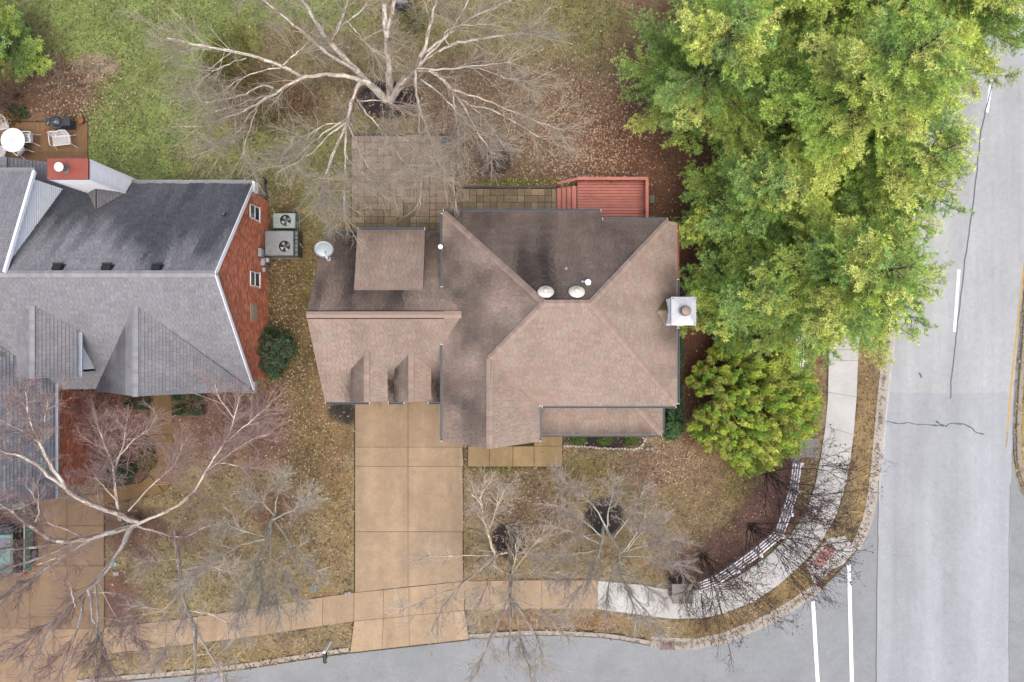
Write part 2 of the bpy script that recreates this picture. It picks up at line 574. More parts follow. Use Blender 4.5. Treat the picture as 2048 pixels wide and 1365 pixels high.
ribbon(wiggle([(2021, 966), (2019, 1080), (2018, 1372)], 8, 0.6, 5), 0.05, ck, alb(140, 142, 146), 'road_crack_seal', M_seal, kind='structure')
ribbon([(1838, 746), (1842, 752), (1843, 756)], 0.10, ck, sealc, 'road_crack_seal', M_seal, kind='structure')


def resample(pts, n=None, ts=None):
    p = np.array([tuple(q) for q in pts], float)
    d = np.concatenate([[0], np.cumsum(np.linalg.norm(np.diff(p, axis=0), axis=1))])
    t = d / d[-1]
    if ts is None:
        ts = np.linspace(0, 1, n)
    return np.stack([np.interp(ts, t, p[:, k]) for k in range(p.shape[1])], -1)


def slabs(up, lo, breaks, z, col, name, mat, parent, gap=0.011, seed=0, jit=0.10, thick=0.12):
    """cuts the strip between two edge lines into slabs, each one an object"""
    r = random.Random(seed)
    for i in range(len(breaks) - 1):
        ts = np.linspace(breaks[i], breaks[i + 1], 6)
        a = [P(*q, z) for q in resample(up, ts=ts)]
        b = [P(*q, z) for q in resample(lo, ts=ts)]
        d = (a[1] - a[0]).normalized() * gap
        a[0] = a[0] + d; b[0] = b[0] + d
        d = (a[-1] - a[-2]).normalized() * gap
        a[-1] = a[-1] - d; b[-1] = b[-1] - d
        poly = [(q.x, q.y) for q in a] + [(q.x, q.y) for q in b[::-1]]
        mb = MB(); k = 1 + r.uniform(-jit, jit)
        mb.prism(poly, z - thick, z + r.uniform(-0.004, 0.004), col * k)
        ob(name, mb, mat, parent)


def struct_root(name, mb, mat):
    o = ob(name, mb, mat, recentre=False); o['kind'] = 'structure'
    return o


# pavements: a sand bed each, carrying its slabs
def bed(name, poly):
    mb = MB(); mb.prism(xy(poly), -0.10, 0.004, alb(78, 66, 44))
    return struct_root(name, mb, M_ground)


pale = alb(212, 212, 207)
tan = alb(190, 165, 134)
tanB = alb(180, 154, 112)
pv = bed('pavement', side_up + side_lo[::-1])
slabs(side_up, side_lo, [0, 0.025, 0.105, 0.19, 0.27, 0.355, 0.44, 0.53, 0.61, 0.70, 0.78, 0.87, 1.0], 0.03, pale, 'slab', M_concrete, pv, seed=1, jit=0.05, gap=0.008)
pv2 = bed('pavement', side_top_u + side_top_l[::-1])
slabs(side_top_u, side_top_l, list(np.linspace(0, 1, 12)), 0.03, pale, 'slab', M_concrete, pv2, seed=2, jit=0.05, gap=0.008)
pv3 = bed('pavement', tan_up + tan_lo[::-1])
slabs(tan_up, tan_lo, [0, 0.42, 0.62, 0.81, 1.0], 0.03, tan, 'slab', M_aggregate, pv3, seed=3, jit=0.06)
pv4 = bed('pavement', west_up + west_lo[::-1])
slabs(west_up, west_lo, list(np.linspace(0, 1, 9)), 0.03, tan * 0.95, 'slab', M_aggregate, pv4, seed=4, jit=0.07)
# ramp with red tactile panel
mb = MB(); mb.prism(xy([(1655, 1078), (1690, 1072), (1712, 1100), (1688, 1128), (1660, 1142), (1632, 1176), (1616, 1138), (1612, 1128)]), -0.14, 0.012, pale * 0.97)
ramp = struct_root('pavement_ramp', mb, M_concrete)
mb = MB(); mb.prism(xy([(1655, 1087), (1672, 1099), (1643, 1137), (1622, 1126)]), 0.0, 0.022, alb(214, 160, 154))
for i in range(12):
    for j in range(7):
        u, v = (i + .5) / 12, (j + .5) / 7
        q = P(*(np.array([1655, 1087]) * (1 - u) * (1 - v) + np.array([1672, 1099]) * (1 - u) * v + np.array([1622, 1126]) * u * (1 - v) + np.array([1643, 1137]) * u * v), 0)
        mb.box((q.x, q.y, 0.025), (0.03, 0.03, 0.012), alb(206, 150, 146))
ob('tactile_panel', mb, M_concrete, ramp)

# main driveway
dw = bed('driveway', [(708, 790), (926, 790), (929, 1222), (940, 1281), (699, 1308), (708, 1240)])
rowsL = [(790, 790), (895, 895), (933, 933), (1064, 1064), (1186, 1174)]
rowsR = [(790, 790), (895, 895), (933, 933), (1064, 1064), (1174, 1163)]


def quad_slab(parent, pts, z, col, mat, gap=0.011, name='slab', thick=0.1):
    q = [P(a, b, z) for a, b in pts]
    c = sum(q, Vector()) / len(q)
    q = [p + (c - p).normalized() * gap * 1.4 for p in q]
    mb = MB(); mb.prism([(p.x, p.y) for p in q], z - thick, z + random.uniform(-.004, .004), col)
    return ob(name, mb, mat, parent)


for i in range(4):
    k = [0.86, 0.97, 1.0, 0.98][i]
    quad_slab(dw, [(710, rowsL[i][0]), (816, rowsL[i][1]), (816, rowsL[i + 1][1]), (710, rowsL[i + 1][0])], 0.035, tan * k * 1.00, M_aggregate)
    quad_slab(dw, [(816, rowsR[i][0]), (925, rowsR[i][1]), (927, rowsR[i + 1][1]), (816, rowsR[i + 1][0])], 0.035, tan * k * 0.98, M_aggregate)
xs = [708, 767, 818, 872, 929]
for i in range(4):
    a, b = xs[i], xs[i + 1]
    yy = lambda x, y0, y1: y0 + (y1 - y0) * (x - 708) / 221.0
    quad_slab(dw, [(a, yy(a, 1186, 1163)), (b, yy(b, 1186, 1163)), (b, yy(b, 1243, 1221)), (a, yy(a, 1243, 1221))], 0.035, tan * (1 + 0.04 * (i % 2)), M_aggregate)
    a2 = 700 + (a - 708) * 238 / 221; b2 = 700 + (b - 708) * 238 / 221
    quad_slab(dw, [(a, yy(a, 1243, 1221)), (b, yy(b, 1243, 1221)), (b2, yy(b, 1306, 1279)), (a2, yy(a, 1306, 1279))], 0.02, tan * (1.10 - 0.03 * (i % 3)), M_aggregate, thick=0.14)
# front walk
fw = bed('path', [(935, 866), (1126, 866), (1126, 935), (935, 935)])
for a, b in ((936, 979), (979, 1026), (1026, 1068), (1068, 1125)):
    quad_slab(fw, [(a, 893), (b, 893), (b, 934), (a, 934)], 0.03, tanB * random.uniform(0.95, 1.05), M_aggregate, gap=0.012)
quad_slab(fw, [(1068, 845), (1125, 845), (1125, 893), (1068, 893)], 0.03, tanB * 0.97, M_aggregate, gap=0.012)
# neighbour driveway and walk
nd = bed('driveway', driveway_l)
ys = [990, 1052, 1132, 1258]
xsn = [-200, 60, 134, 208]
for j in range(3):
    for i in range(3):
        quad_slab(nd, [(xsn[i], ys[j]), (xsn[i + 1], ys[j]), (xsn[i + 1], ys[j + 1]), (xsn[i], ys[j + 1])], 0.03, alb(148, 124, 97) * random.uniform(0.93, 1.05), M_aggregate)
quad_slab(nd, [(-200, 1258), (208, 1258), (166, 1312), (152, 1370), (-200, 1400)], 0.02, alb(170, 144, 114), M_aggregate)
mbw = bed('path', hard_polys[6])
quad_slab(mbw, [(300, 780), (345, 780), (345, 870), (300, 870)], 0.02, alb(140, 112, 74), M_aggregate)
quad_slab(mbw, [(300, 870), (345, 870), (345, 960), (330, 985), (300, 950)], 0.02, alb(140, 112, 74), M_aggregate)
quad_slab(mbw, [(300, 952), (328, 985), (208, 1010), (208, 978), (282, 966)], 0.02, alb(144, 114, 76), M_aggregate)
# neighbour terrace
mbt = bed('terrace', [(-80, 243), (177, 243), (177, 345), (-80, 345)])
quad_slab(mbt, [(-80, 245), (80, 245), (80, 304), (-80, 304)], 0.025, alb(128, 98, 68, 1.3), M_aggregate, gap=0.008)
quad_slab(mbt, [(80, 245), (175, 245), (175, 304), (80, 304)], 0.025, alb(132, 102, 70, 1.3), M_aggregate, gap=0.008)
quad_slab(mbt, [(-80, 304), (175, 304), (175, 345), (-80, 345)], 0.025, alb(122, 94, 66, 1.3), M_aggregate, gap=0.008)

# paved patio of mixed stones behind the brown house
pb = bed('patio', [(702, 270), (912, 270), (912, 376), (1118, 376), (1118, 470), (702, 470)])


def pave(x0, y0, x1, y1, u, seed):
    r = random.Random(seed)
    a = P(x0, y1); b = P(x1, y0)
    nx = int(round((b.x - a.x) / u)); ny = int(round((b.y - a.y) / u))
    ux = (b.x - a.x) / nx; uy = (b.y - a.y) / ny
    used = [[False] * nx for _ in range(ny)]
    for j in range(ny):
        for i in range(nx):
            if used[j][i]: continue
            opts = [(1, 1), (2, 1), (1, 2), (2, 2), (2, 1), (1, 1)]
            r.shuffle(opts)
            for w, h in opts:
                if i + w <= nx and j + h <= ny and all(not used[j + q][i + p] for q in range(h) for p in range(w)):
                    break
            else:
                w = h = 1
            for q in range(h):
                for p in range(w): used[j + q][i + p] = True
            g = 0.012
            X0 = a.x + i * ux + g; X1 = a.x + (i + w) * ux - g; Y0 = a.y + j * uy + g; Y1 = a.y + (j + h) * uy - g
            cxp, cyp = to_px((X0 + X1) / 2, (Y0 + Y1) / 2)
            low = max(0, min(1, (cyp - 350) / 110)) if cxp < 900 else 0.75
            base = alb(176, 157, 139, 1.1) * (1 - low) + alb(154, 136, 104, 1.1) * low
            if r.random() < 0.25 * (low + 0.2): base = base * 0.72 + alb(92, 84, 42) * 0.2
            wl = math.exp(-((cxp - 803) ** 2 + (cyp - 368) ** 2) / 300.0); base = base * (1 - wl) + alb(190, 166, 146) * wl
            mb = MB(); mb.prism([(X0, Y0), (X1, Y0), (X1, Y1), (X0, Y1)], -0.03, 0.03 + r.uniform(-0.006, 0.006), base * r.uniform(0.84, 1.14))
            ob('paver', mb, M_paver, pb)


pave(703, 272, 911, 474, 0.36, 5)
pave(912, 378, 1117, 474, 0.36, 6)
# dark edging strips of the patio
for a, b in (((702, 270), (912, 270)), ((912, 270), (912, 375)), ((912, 375), (1117, 375))):
    mb = MB(); A = P(*a); B = P(*b); n = max(2, int((B - A).length / 0.55))
    for i in range(n):
        p = A.lerp(B, (i + 0.02) / n); q = A.lerp(B, (i + 0.98) / n)
        mb.beam(p + Vector((0, 0, 0.04)), q + Vector((0, 0, 0.04)), 0.07, 0.1, alb(78, 80, 86) * random.uniform(0.8, 1.2))
    ob('edging_strip', mb, M_dark, pb)

# kerbs: cast segments, each a part
kb = MB(); kb.prism(xy([(1752, 700), (1756, 700), (1756, 704), (1752, 704)]), -0.3, -0.2, pale)
kerb = struct_root('kerb', kb, M_concrete)


def kerb_run(pts, seg, w_gutter, w_top, colr, inward=1):
    pw = resample([P(a, b, RZ) for a, b in pts], n=400)
    L = np.linalg.norm(np.diff(pw, axis=0), axis=1).sum()
    n = max(1, int(L / seg))
    r = random.Random(int(L * 10))
    for i in range(n):
        t = np.linspace(i / n + 0.004 / seg / n, (i + 1) / n - 0.004 / seg / n, 5)
        q = [Vector(v) for v in resample(pw, ts=t)]
        nrm = []
        for k in range(5):
            d = q[min(k + 1, 4)] - q[max(k - 1, 0)]; d.normalize()
            nrm.append(Vector((-d.y, d.x, 0)) * inward)
        prof = [(-w_gutter, 0.006), (-w_gutter, -0.15), (w_top, -0.15), (w_top, 0.13), (0.03, 0.13), (0.0, 0.11), (-0.02, 0.012)]
        V = []; Fc = []
        for k in range(5):
            for o_, z_ in prof:
                p = q[k] + nrm[k] * o_
                V.append((p.x, p.y, RZ + z_))
        m = len(prof)
        for k in range(4):
            for j in range(m):
                Fc.append((k * m + j, (k + 1) * m + j, (k + 1) * m + (j + 1) % m, k * m + (j + 1) % m))
        Fc.append(tuple(range(m))); Fc.append(tuple(4 * m + j for j in range(m - 1, -1, -1)))
        mb = MB(); mb.add(V, Fc, colr * r.uniform(0.93, 1.06))
        ob('kerb_segment', mb, M_concrete, kerb)


def offset_px(pts, d):
    out = []
    for i, p in enumerate(pts):
        a = pts[max(i - 1, 0)]; b = pts[min(i + 1, len(pts) - 1)]
        dx, dy = b[0] - a[0], b[1] - a[1]; l = math.hypot(dx, dy)
        out.append((p[0] - dy / l * d, p[1] + dx / l * d))
    return out


kr = kerb_right_in
kc = alb(192, 184, 172)
main_k = offset_px(kr[1:11], 12)
kerb_run(main_k, 3.0, 0.46, 0.16, kc, inward=-1)
kerb_run(offset_px(kr[12:18], 14), 3.0, 0.46, 0.18, kc, inward=-1)
kerb_run(offset_px(kr[17:23], 6), 3.0, 0.12, 0.15, kc, inward=-1)
kerb_run(offset_px(kr[24:30], 7), 3.0, 0.10, 0.18, kc, inward=-1)
kerb_run([(2116, 100), (2088, 300), (2066, 470), (2048, 620), (2036, 760), (2031, 850), (2032, 915), (2037, 945), (2048, 975), (2068, 1010), (2112, 1055)], 2.0, 0.08, 0.2, alb(170, 160, 144), inward=1)

# ------------------------------------------------------------------ grass, leaf litter
def scatter(n, x0, x1, y0, y1):
    return rng.uniform(x0, x1, n), rng.uniform(y0, y1, n)


HOUSES = [(-9.2, 0.4, -2.8, 5.2), (-3, 7.5, -4.5, 5.8), (-30, -13.3, -2.2, 7.8), (-30, -22.8, -7.6, 0)]


def free_mask(X, Y, margin=0):
    px, py = to_px(X, Y)
    m = ~on_hard(px, py)
    for a, b, c, d in HOUSES:
        m &= ~((X > a) & (X < b) & (Y > c) & (Y < d))
    return m


def build_grass():
    X, Y = scatter(150000, -29, 29, -19.5, 19.5)
    m = free_mask(X, Y)
    X, Y = X[m], Y[m]
    c = zone_col(X, Y)
    green = c[:, 1] / (c[:, 0] + 1e-4)
    keep = rng.random(len(X)) < np.clip((green - 0.50) * 2.4, 0.03, 1.0)
    X, Y, c = X[keep], Y[keep], c[keep]
    n = len(X)
    c = c * rng.choice([0.5, 0.8, 1.1, 1.5, 2.1], (n, 1)) * rng.uniform(0.8, 1.2, (n, 1)) * (1 + rng.uniform(-0.14, 0.14, (n, 3)) * np.array([1, .5, 1]))
    k = 3
    ang = rng.uniform(0, 2 * np.pi, (n, k)); ln = rng.uniform(0.05, 0.14, (n, k)); h = rng.uniform(0.02, 0.055, (n, k))
    wv = rng.uniform(0.012, 0.030, (n, k))
    bx = X[:, None] + rng.uniform(-.03, .03, (n, k)); by = Y[:, None] + rng.uniform(-.03, .03, (n, k))
    dx, dy = np.cos(ang), np.sin(ang)
    V = np.empty((n, k, 3, 3))
    V[..., 0, :] = np.stack([bx - dy * wv, by + dx * wv, np.full_like(bx, 0.0)], -1)
    V[..., 1, :] = np.stack([bx + dy * wv, by - dx * wv, np.full_like(bx, 0.0)], -1)
    V[..., 2, :] = np.stack([bx + dx * ln, by + dy * ln, h], -1)
    V = V.reshape(-1, 3)
    Fc = np.arange(len(V)).reshape(-1, 3)
    C = np.repeat(c, k, 0)
    o = ob('grass', mesh_np('grass', V, Fc, C), M_grass)
    tag(o, 'short winter lawn grass, green and tan tufts', 'grass', kind='stuff')


def build_leaves():
    blobs = [(1110, 260, 200, 160, 9000), (1180, 300, 110, 90, 3500), (620, 900, 80, 330, 3500), (480, 850, 130, 90, 2500), (1060, 1010, 160, 130, 3500), (1330, 925, 80, 60, 1000),
             (1400, 1000, 170, 130, 900), (560, 600, 50, 280, 2200), (350, 150, 330, 220, 1500), (1500, 500, 250, 420, 3500), (150, 190, 90, 70, 1800), (450, 1120, 230, 150, 2600),
             (1100, 1245, 180, 25, 800), (760, 240, 220, 120, 1800), (400, 1320, 250, 26, 900), (240, 870, 90, 110, 1200)]
    XS, YS = [], []
    for cx, cy, rx, ry, n in blobs:
        n = int(n * .7); px = rng.normal(cx, rx * 0.55, n); py = rng.normal(cy, ry * 0.55, n)
        s = H / F
        XS.append((px - CX) * s); YS.append((CY - py) * s)
    X = np.concatenate(XS); Y = np.concatenate(YS)
    px, py = to_px(X, Y)
    hard = on_hard(px, py)
    keep = (~hard) | (rng.random(len(X)) < 0.02)
    keep &= ~inpoly(px, py, road_poly)
    for a, b, c, d in HOUSES:
        keep &= ~((X > a) & (X < b) & (Y > c) & (Y < d))
    X, Y = X[keep], Y[keep]
    n = len(X)
    pal = 0.98 * np.array([alb(196, 168, 138), alb(142, 108, 80), alb(210, 186, 158), alb(162, 124, 94), alb(112, 82, 60), alb(184, 154, 132)])
    c = pal[rng.integers(0, len(pal), n)] * rng.uniform(0.8, 1.2, (n, 1))
    a = rng.uniform(0, 2 * np.pi, n); L = rng.uniform(0.03, 0.075, n); W = L * rng.uniform(0.45, 0.8, n)
    dx, dy = np.cos(a), np.sin(a)
    z = rng.uniform(0.02, 0.06, n); t = rng.uniform(-0.02, 0.03, (n, 4))
    V = np.stack([np.stack([X + dx * L, Y + dy * L, z + t[:, 0]], -1), np.stack([X - dy * W, Y + dx * W, z + t[:, 1]], -1),
                  np.stack([X - dx * L, Y - dy * L, z + t[:, 2]], -1), np.stack([X + dy * W, Y - dx * W, z + t[:, 3]], -1)], 1).reshape(-1, 3)
    o = ob('leaf_litter', mesh_np('leaf_litter', V, np.arange(len(V)).reshape(-1, 4), c), M_leaf)
    tag(o, 'fallen tan and brown leaves scattered over the lawns', 'fallen leaves', kind='stuff')


build_grass()
build_leaves()

# ------------------------------------------------------------------ roofs
def plane_frame(pts):
    p = [Vector(q) for q in pts]
    n = Vector((0, 0, 0))
    for i in range(len(p)):
        a, b = p[i], p[(i + 1) % len(p)]
        n += Vector(((a.y - b.y) * (a.z + b.z), (a.z - b.z) * (a.x + b.x), (a.x - b.x) * (a.y + b.y)))
    n.normalize()
    if n.z < 0: n = -n; p = p[::-1]
    u = Vector((0, 0, 1)).cross(n)
    if u.length < 1e-4: u = Vector((1, 0, 0))
    u.normalize()
    v = n.cross(u)
    o = min(p, key=lambda q: q.z)
    return p, n, u, v, o


def spans(poly2, v):
    xs = []
    n = len(poly2)
    for i in range(n):
        (a, b), (c, d) = poly2[i], poly2[(i + 1) % n]
        if (b > v) != (d > v):
            xs.append(a + (c - a) * (v - b) / (d - b))
    xs.sort()
    return [(xs[i], xs[i + 1]) for i in range(0, len(xs) - 1, 2)]


def roof_plane(house, pts, colours, stain_shade_fn, stain_shade_col, singles=30, e=0.15, lift=0.0, seed=0, thick=0.12, under=(70, 58, 50), wmin=0.15, wmax=0.30, vary=0.06):
    p, n, u, v, o = plane_frame(pts)
    p = [q + n * lift for q in p]; o = o + n * lift
    mb = MB()
    k = len(p)
    q = [a - n * thick for a in p]
    mb.add(p + q, [tuple(range(k)), tuple(range(2 * k - 1, k - 1, -1))] + [(i, k + i, k + (i + 1) % k, (i + 1) % k) for i in range(k)], alb(*under))
    roof = ob('roof', mb, M_under, house)
    p2 = [((a - o).dot(u), (a - o).dot(v)) for a in p]
    vmax = max(b for a, b in p2)
    r = random.Random(seed)
    tabs = []
    nc = int(math.ceil(vmax / e))
    for i in range(nc):
        v0 = i * e; v1 = min((i + 1) * e, vmax)
        if v1 - v0 < 0.02: continue
        vm = (v0 + v1) / 2
        sm = spans(p2, vm); s0 = spans(p2, v0 + 1e-3); s1 = spans(p2, v1 - 1e-3)
        for j, (ua, ub) in enumerate(sm):
            la = (s0[j][0], s1[j][0]) if len(s0) == len(sm) == len(s1) else (ua, ua)
            lb = (s0[j][1], s1[j][1]) if len(s0) == len(sm) == len(s1) else (ub, ub)
            cuts = [None]
            x = max(la) + r.uniform(0.05, 0.3)
            while x < min(lb) - 0.08:
                cuts.append(x); x += r.uniform(wmin, wmax)
            cuts.append(None)
            for c in range(len(cuts) - 1):
                a0, a1 = (la if cuts[c] is None else (cuts[c] + 0.004, cuts[c] + 0.004))
                b0, b1 = (lb if cuts[c + 1] is None else (cuts[c + 1] - 0.004, cuts[c + 1] - 0.004))
                if b0 - a0 < 0.01 and b1 - a1 < 0.01: continue
                tabs.append((a0, b0, a1, b1, v0, v1, cuts[c] is not None and cuts[c + 1] is not None))
    if not tabs: return roof
    cen = np.array([((t[0] + t[1] + t[2] + t[3]) / 4, (t[4] + t[5]) / 2) for t in tabs])
    st = np.clip(stain_shade_fn(cen[:, 0], cen[:, 1], vmax), 0, 1)
    rr = np.random.default_rng(seed + 99)
    cp = np.array([alb(*c) for c in colours])
    C = cp[rr.integers(0, len(cp), len(tabs))] * rr.uniform(1 - vary, 1 + vary, (len(tabs), 1))
    C = C * (1 - st[:, None]) + np.array(alb(*stain_shade_col)) * rr.uniform(0.85, 1.15, (len(tabs), 1)) * st[:, None]
    order = sorted([i for i, t in enumerate(tabs) if t[6]], key=lambda i: -(tabs[i][1] - tabs[i][0]))[:singles]
    pick = set(order)
    rest = MB()
    for i, (a0, b0, a1, b1, v0, v1, ok) in enumerate(tabs):
        h0 = r.uniform(0.040, 0.052)
        W = lambda uu, vv, hh: o + u * uu + v * vv + n * hh
        V = [W(a0, v0 - 0.012, h0), W(b0, v0 - 0.012, h0), W(b1, v1, 0.006), W(a1, v1, 0.006), W(a0, v0 - 0.012, -0.002), W(b0, v0 - 0.012, -0.002)]
        Fc = [(0, 1, 2, 3), (4, 5, 1, 0), (0, 3, 4), (1, 5, 2)]  # butt and side faces take a darkened colour, painting each course's shadow line
        if i in pick:
            m1 = MB(); m1.add(V, Fc[:1], C[i]); m1.f += Fc[1:]; m1.c += [tuple(C[i] * .45)] * 3; ob('shingle', m1, M_shingle, roof)
        else:
            k0 = len(rest.v); rest.add(V, Fc[:1], C[i]); rest.f += [tuple(q + k0 for q in f) for f in Fc[1:]]; rest.c += [tuple(C[i] * .45)] * 3
    s = ob('shingles', rest, M_shingle, roof)
    s['kind'] = 'stuff'
    return roof


def caps(parent, a, b, col, w=0.16, seed=0, drop=0.10, dirs=None, step=0.2):
    """ridge or hip caps: short bent pieces lapped along the line"""
    a = Vector(a); b = Vector(b); d = b - a; L = d.length; d.normalize()
    s = d.cross(Vector((0, 0, 1))).normalized()
    mb = MB(); n = int(L / step); r = random.Random(seed)
    for i in range(n):
        t0 = i * L / n - 0.02; t1 = (i + 1) * L / n
        p0 = a + d * t0 + Vector((0, 0, 0.115)); p1 = a + d * t1 + Vector((0, 0, 0.095))
        V = []
        for p in (p0, p1):
            V += [p + s * w - Vector((0, 0, drop)), p + Vector((0, 0, 0.0)), p - s * w - Vector((0, 0, drop))]
        V += [V[0] - Vector((0, 0, 0.05)), V[1] - Vector((0, 0, 0.03)), V[2] - Vector((0, 0, 0.05))]
        mb.add(V, [(0, 1, 4, 3), (1, 2, 5, 4), (0, 6, 7, 1), (1, 7, 8, 2)], np.array(col) * r.uniform(0.88, 1.1))
    return ob('ridge_cap', mb, M_shingle, parent)


def gutter(parent, a, b, out, col, w=0.13, h=0.11, ends=None):
    """open trough along an eave; out = outward horizontal direction"""
    a = Vector(a); b = Vector(b); o = Vector((out[0], out[1], 0)).normalized()
    mb = MB()
    up = Vector((0, 0, 1))
    for k, (off, ww, zz, hh) in enumerate(((0.0, 0.012, 0.0, h), (w, 0.016, -0.005, h), (w / 2, w, -h / 2, 0.012))):
        mb.beam(a + o * off + up * zz, b + o * off + up * zz, ww, hh, col if k != 2 else np.array(col) * 0.55)
    d = (b - a).normalized()
    for p in (a, b):
        mb.beam(p + o * 0.0 - up * 0.0, p + o * w, 0.012, h, ends if ends is not None else col)
    return ob('gutter', mb, M_metal, parent)


def wall_prism(parent, poly, z0, z1, col, mat, name='wall'):
    mb = MB(); mb.prism(poly, z0, z1, col)
    return ob(name, mb, mat, parent)


def poly_wall(parent, pts, thick_dir, t, col, mat, name='wall'):
    p = [Vector(q) for q in pts]; d = Vector(thick_dir).normalized() * t
    q = [a - d for a in p]; k = len(p)
    mb = MB()
    mb.add(p + q, [tuple(range(k)), tuple(range(2 * k - 1, k - 1, -1))] + [(i, k + i, k + (i + 1) % k, (i + 1) % k) for i in range(k)], col)
    return ob(name, mb, mat, parent)


def streaks(base, amp, fu=1.3, fv=0.25, seed=0, eave=0.0, ridge=0.0):
    def fn(u, v, vm):
        s = base + amp * (fbm(u * fu, v * fv, seed, 3) - 0.5) * 2 + 0.18 * (fbm(u * 2.5, v * 2.5, seed + 5, 2) - 0.5)
        t = v / max(vm, 1e-3)
        return s + eave * np.clip(1 - t * 3, 0, 1) + ridge * np.clip(t * 4 - 3, 0, 1)
    return fn


WS = np.array([0.62, 0.63, 0.65])
# ================================================================== brown house
BR = [(184, 164, 149), (180, 160, 144), (179, 163, 147), (189, 165, 151), (181, 166, 152), (185, 158, 143)]
BST = (80, 71, 67)
CAPC = alb(187, 164, 149)
house = thing('brown_house', 'pinkish brown shingle roofed house with hip roof, garage wing and round white roof vents', 'house', (1.5, 0.5, 0))
ws = alb(168, 96, 70)
wall_prism(house, [(-9.05, -2.7), (-2.9, -2.7), (-2.9, 5.05), (-9.05, 5.05)], 0, 2.9, ws, M_brick)
wall_prism(house, [(-2.87, -4.4), (0.9, -4.4), (0.9, -2.65), (7.36, -2.65), (7.36, 5.2), (3.85, 5.2), (3.85, 5.7), (-2.87, 5.7)], 0, 5.0, ws, M_brick)
# gables
poly_wall(house, [(-9.05, -2.7, 2.88), (-9.05, 5.05, 2.88), (-9.05, 1.2, 5.85)], (-1, 0, 0), 0.12, ws, M_brick, 'gable_wall')
poly_wall(house, [(-2.87, -4.4, 4.98), (0.9, -4.4, 4.98), (-0.985, -4.4, 6.95)], (0, -1, 0), 0.12, ws, M_brick, 'gable_wall')
# garage slopes
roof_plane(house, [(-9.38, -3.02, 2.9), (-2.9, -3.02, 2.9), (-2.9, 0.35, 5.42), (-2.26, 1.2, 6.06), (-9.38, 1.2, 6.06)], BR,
           lambda u, v, vm: streaks(0.08, 0.2, seed=1)(u, v, vm) + .95 * np.exp(-((u - 3.55) / .30) ** 2) * np.clip((2.5 - v) / 1.2, 0, 1) + .9 * np.exp(-((u - 5.75) / .45) ** 2) * np.clip((2.8 - v) / 1.4, 0, 1) + .7 * np.exp(-((u - 1.45) / .35) ** 2) * np.clip((2.3 - v) / 1.4, 0, 1), BST, 45, seed=1)  # faint streaks, plus shade beside the dormers painted as dark bands
rg2 = roof_plane(house, [(-2.26, 1.2, 6.06), (-9.38, 1.2, 6.06), (-9.38, 5.38, 2.9), (-2.9, 5.38, 2.9), (-2.9, 2.05, 5.42)], BR, streaks(0.68, 0.6, seed=2, ridge=-0.25), BST, 30, seed=2)
# main slopes
EZ = 5.1
JL = (-0.985, -0.765, 7.335); RL = (1.30, 1.53, 9.62); RR = (3.19, 1.53, 9.62)
rb = roof_plane(house, [(-3.22, 6.05, EZ), (4.18, 6.05, EZ), (4.18, 5.56, EZ + 0.49), (7.22, 5.56, EZ + 0.49), RR, RL], BR, streaks(0.80, 0.45, fu=1.1, fv=0.16, seed=3, ridge=0.1), BST, 45, seed=3)
rl = roof_plane(house, [(-3.22, -4.72, EZ), (-0.985, -4.72, 7.335), JL, RL, (-3.22, 6.05, EZ)], BR, streaks(0.34, 0.6, fu=0.8, fv=0.5, seed=4, eave=0.12), BST, 45, seed=4)
roof_plane(house, [(-0.985, -4.72, 7.335), (1.25, -4.72, EZ), (1.25, -3.0, EZ), JL], BR, streaks(0.05, 0.15, seed=5), BST, 20, seed=5)
rf = roof_plane(house, [JL, (1.25, -3.0, EZ), (7.71, -3.0, EZ), RR, RL], BR, streaks(0.04, 0.14, seed=6), BST, 45, seed=6)
rr_ = roof_plane(house, [(7.71, -3.0, EZ), (7.71, 5.56, EZ), (7.22, 5.56, EZ + 0.49), RR], BR,
                 lambda u, v, vm: streaks(0.12, 0.26, seed=7)(u, v, vm) + 0.75 * np.exp(-((u - 4.6) / 2.0) ** 2 - (v / 1.5) ** 2), BST, 30, seed=7)
rp = roof_plane(house, [(1.27, -4.65, 2.9), (7.5, -4.65, 2.9), (5.5, -2.6, 4.1), (1.27, -2.6, 4.1)], BR, streaks(0.22, 0.25, seed=8, eave=0.5), BST, 15, seed=8)
roof_plane(house, [(7.5, -4.65, 2.9), (7.5, -2.6, 2.9), (5.5, -2.6, 4.1)], BR, streaks(0.2, 0.2, seed=9), BST, 5, seed=9)
for i, (a, b) in enumerate((((-3.2, 6.03, EZ), RL), ((7.22, 5.56, EZ + .49), RR), (JL, RL), ((7.69, -2.98, EZ), RR), (RL, RR), ((-0.985, -4.7, 7.335), JL))):
    caps(house, a, b, CAPC * (0.92 if i in (0,) else 1.0), seed=20 + i, w=0.14, drop=0.10)
caps(house, (7.48, -4.63, 2.9), (5.5, -2.62, 4.1), CAPC * 0.92, seed=30, w=0.15, drop=0.07)
# shed dormer on the back of the garage
roof_plane(house, [(-7.4, 2.38, 5.2), (-4.17, 2.38, 5.2), (-4.17, 5.3, 4.42), (-7.4, 5.3, 4.42)], BR, streaks(0.30, 0.25, seed=10, eave=0.25), BST, 20, seed=10, thick=0.1)
poly_wall(house, [(-7.25, 5.1, 2.7), (-4.3, 5.1, 2.7), (-4.3, 5.1, 4.32), (-7.25, 5.1, 4.32)], (0, 1, 0), 0.12, alb(170, 150, 130), M_white, 'dormer_wall')
for xx, dx in ((-7.25, -1), (-4.3, 1)):
    poly_wall(house, [(xx, 2.4, 5.1), (xx, 5.1, 4.36), (xx, 5.1, 3.0)], (dx, 0, 0), 0.1, alb(150, 132, 116), M_white, 'dormer_wall')
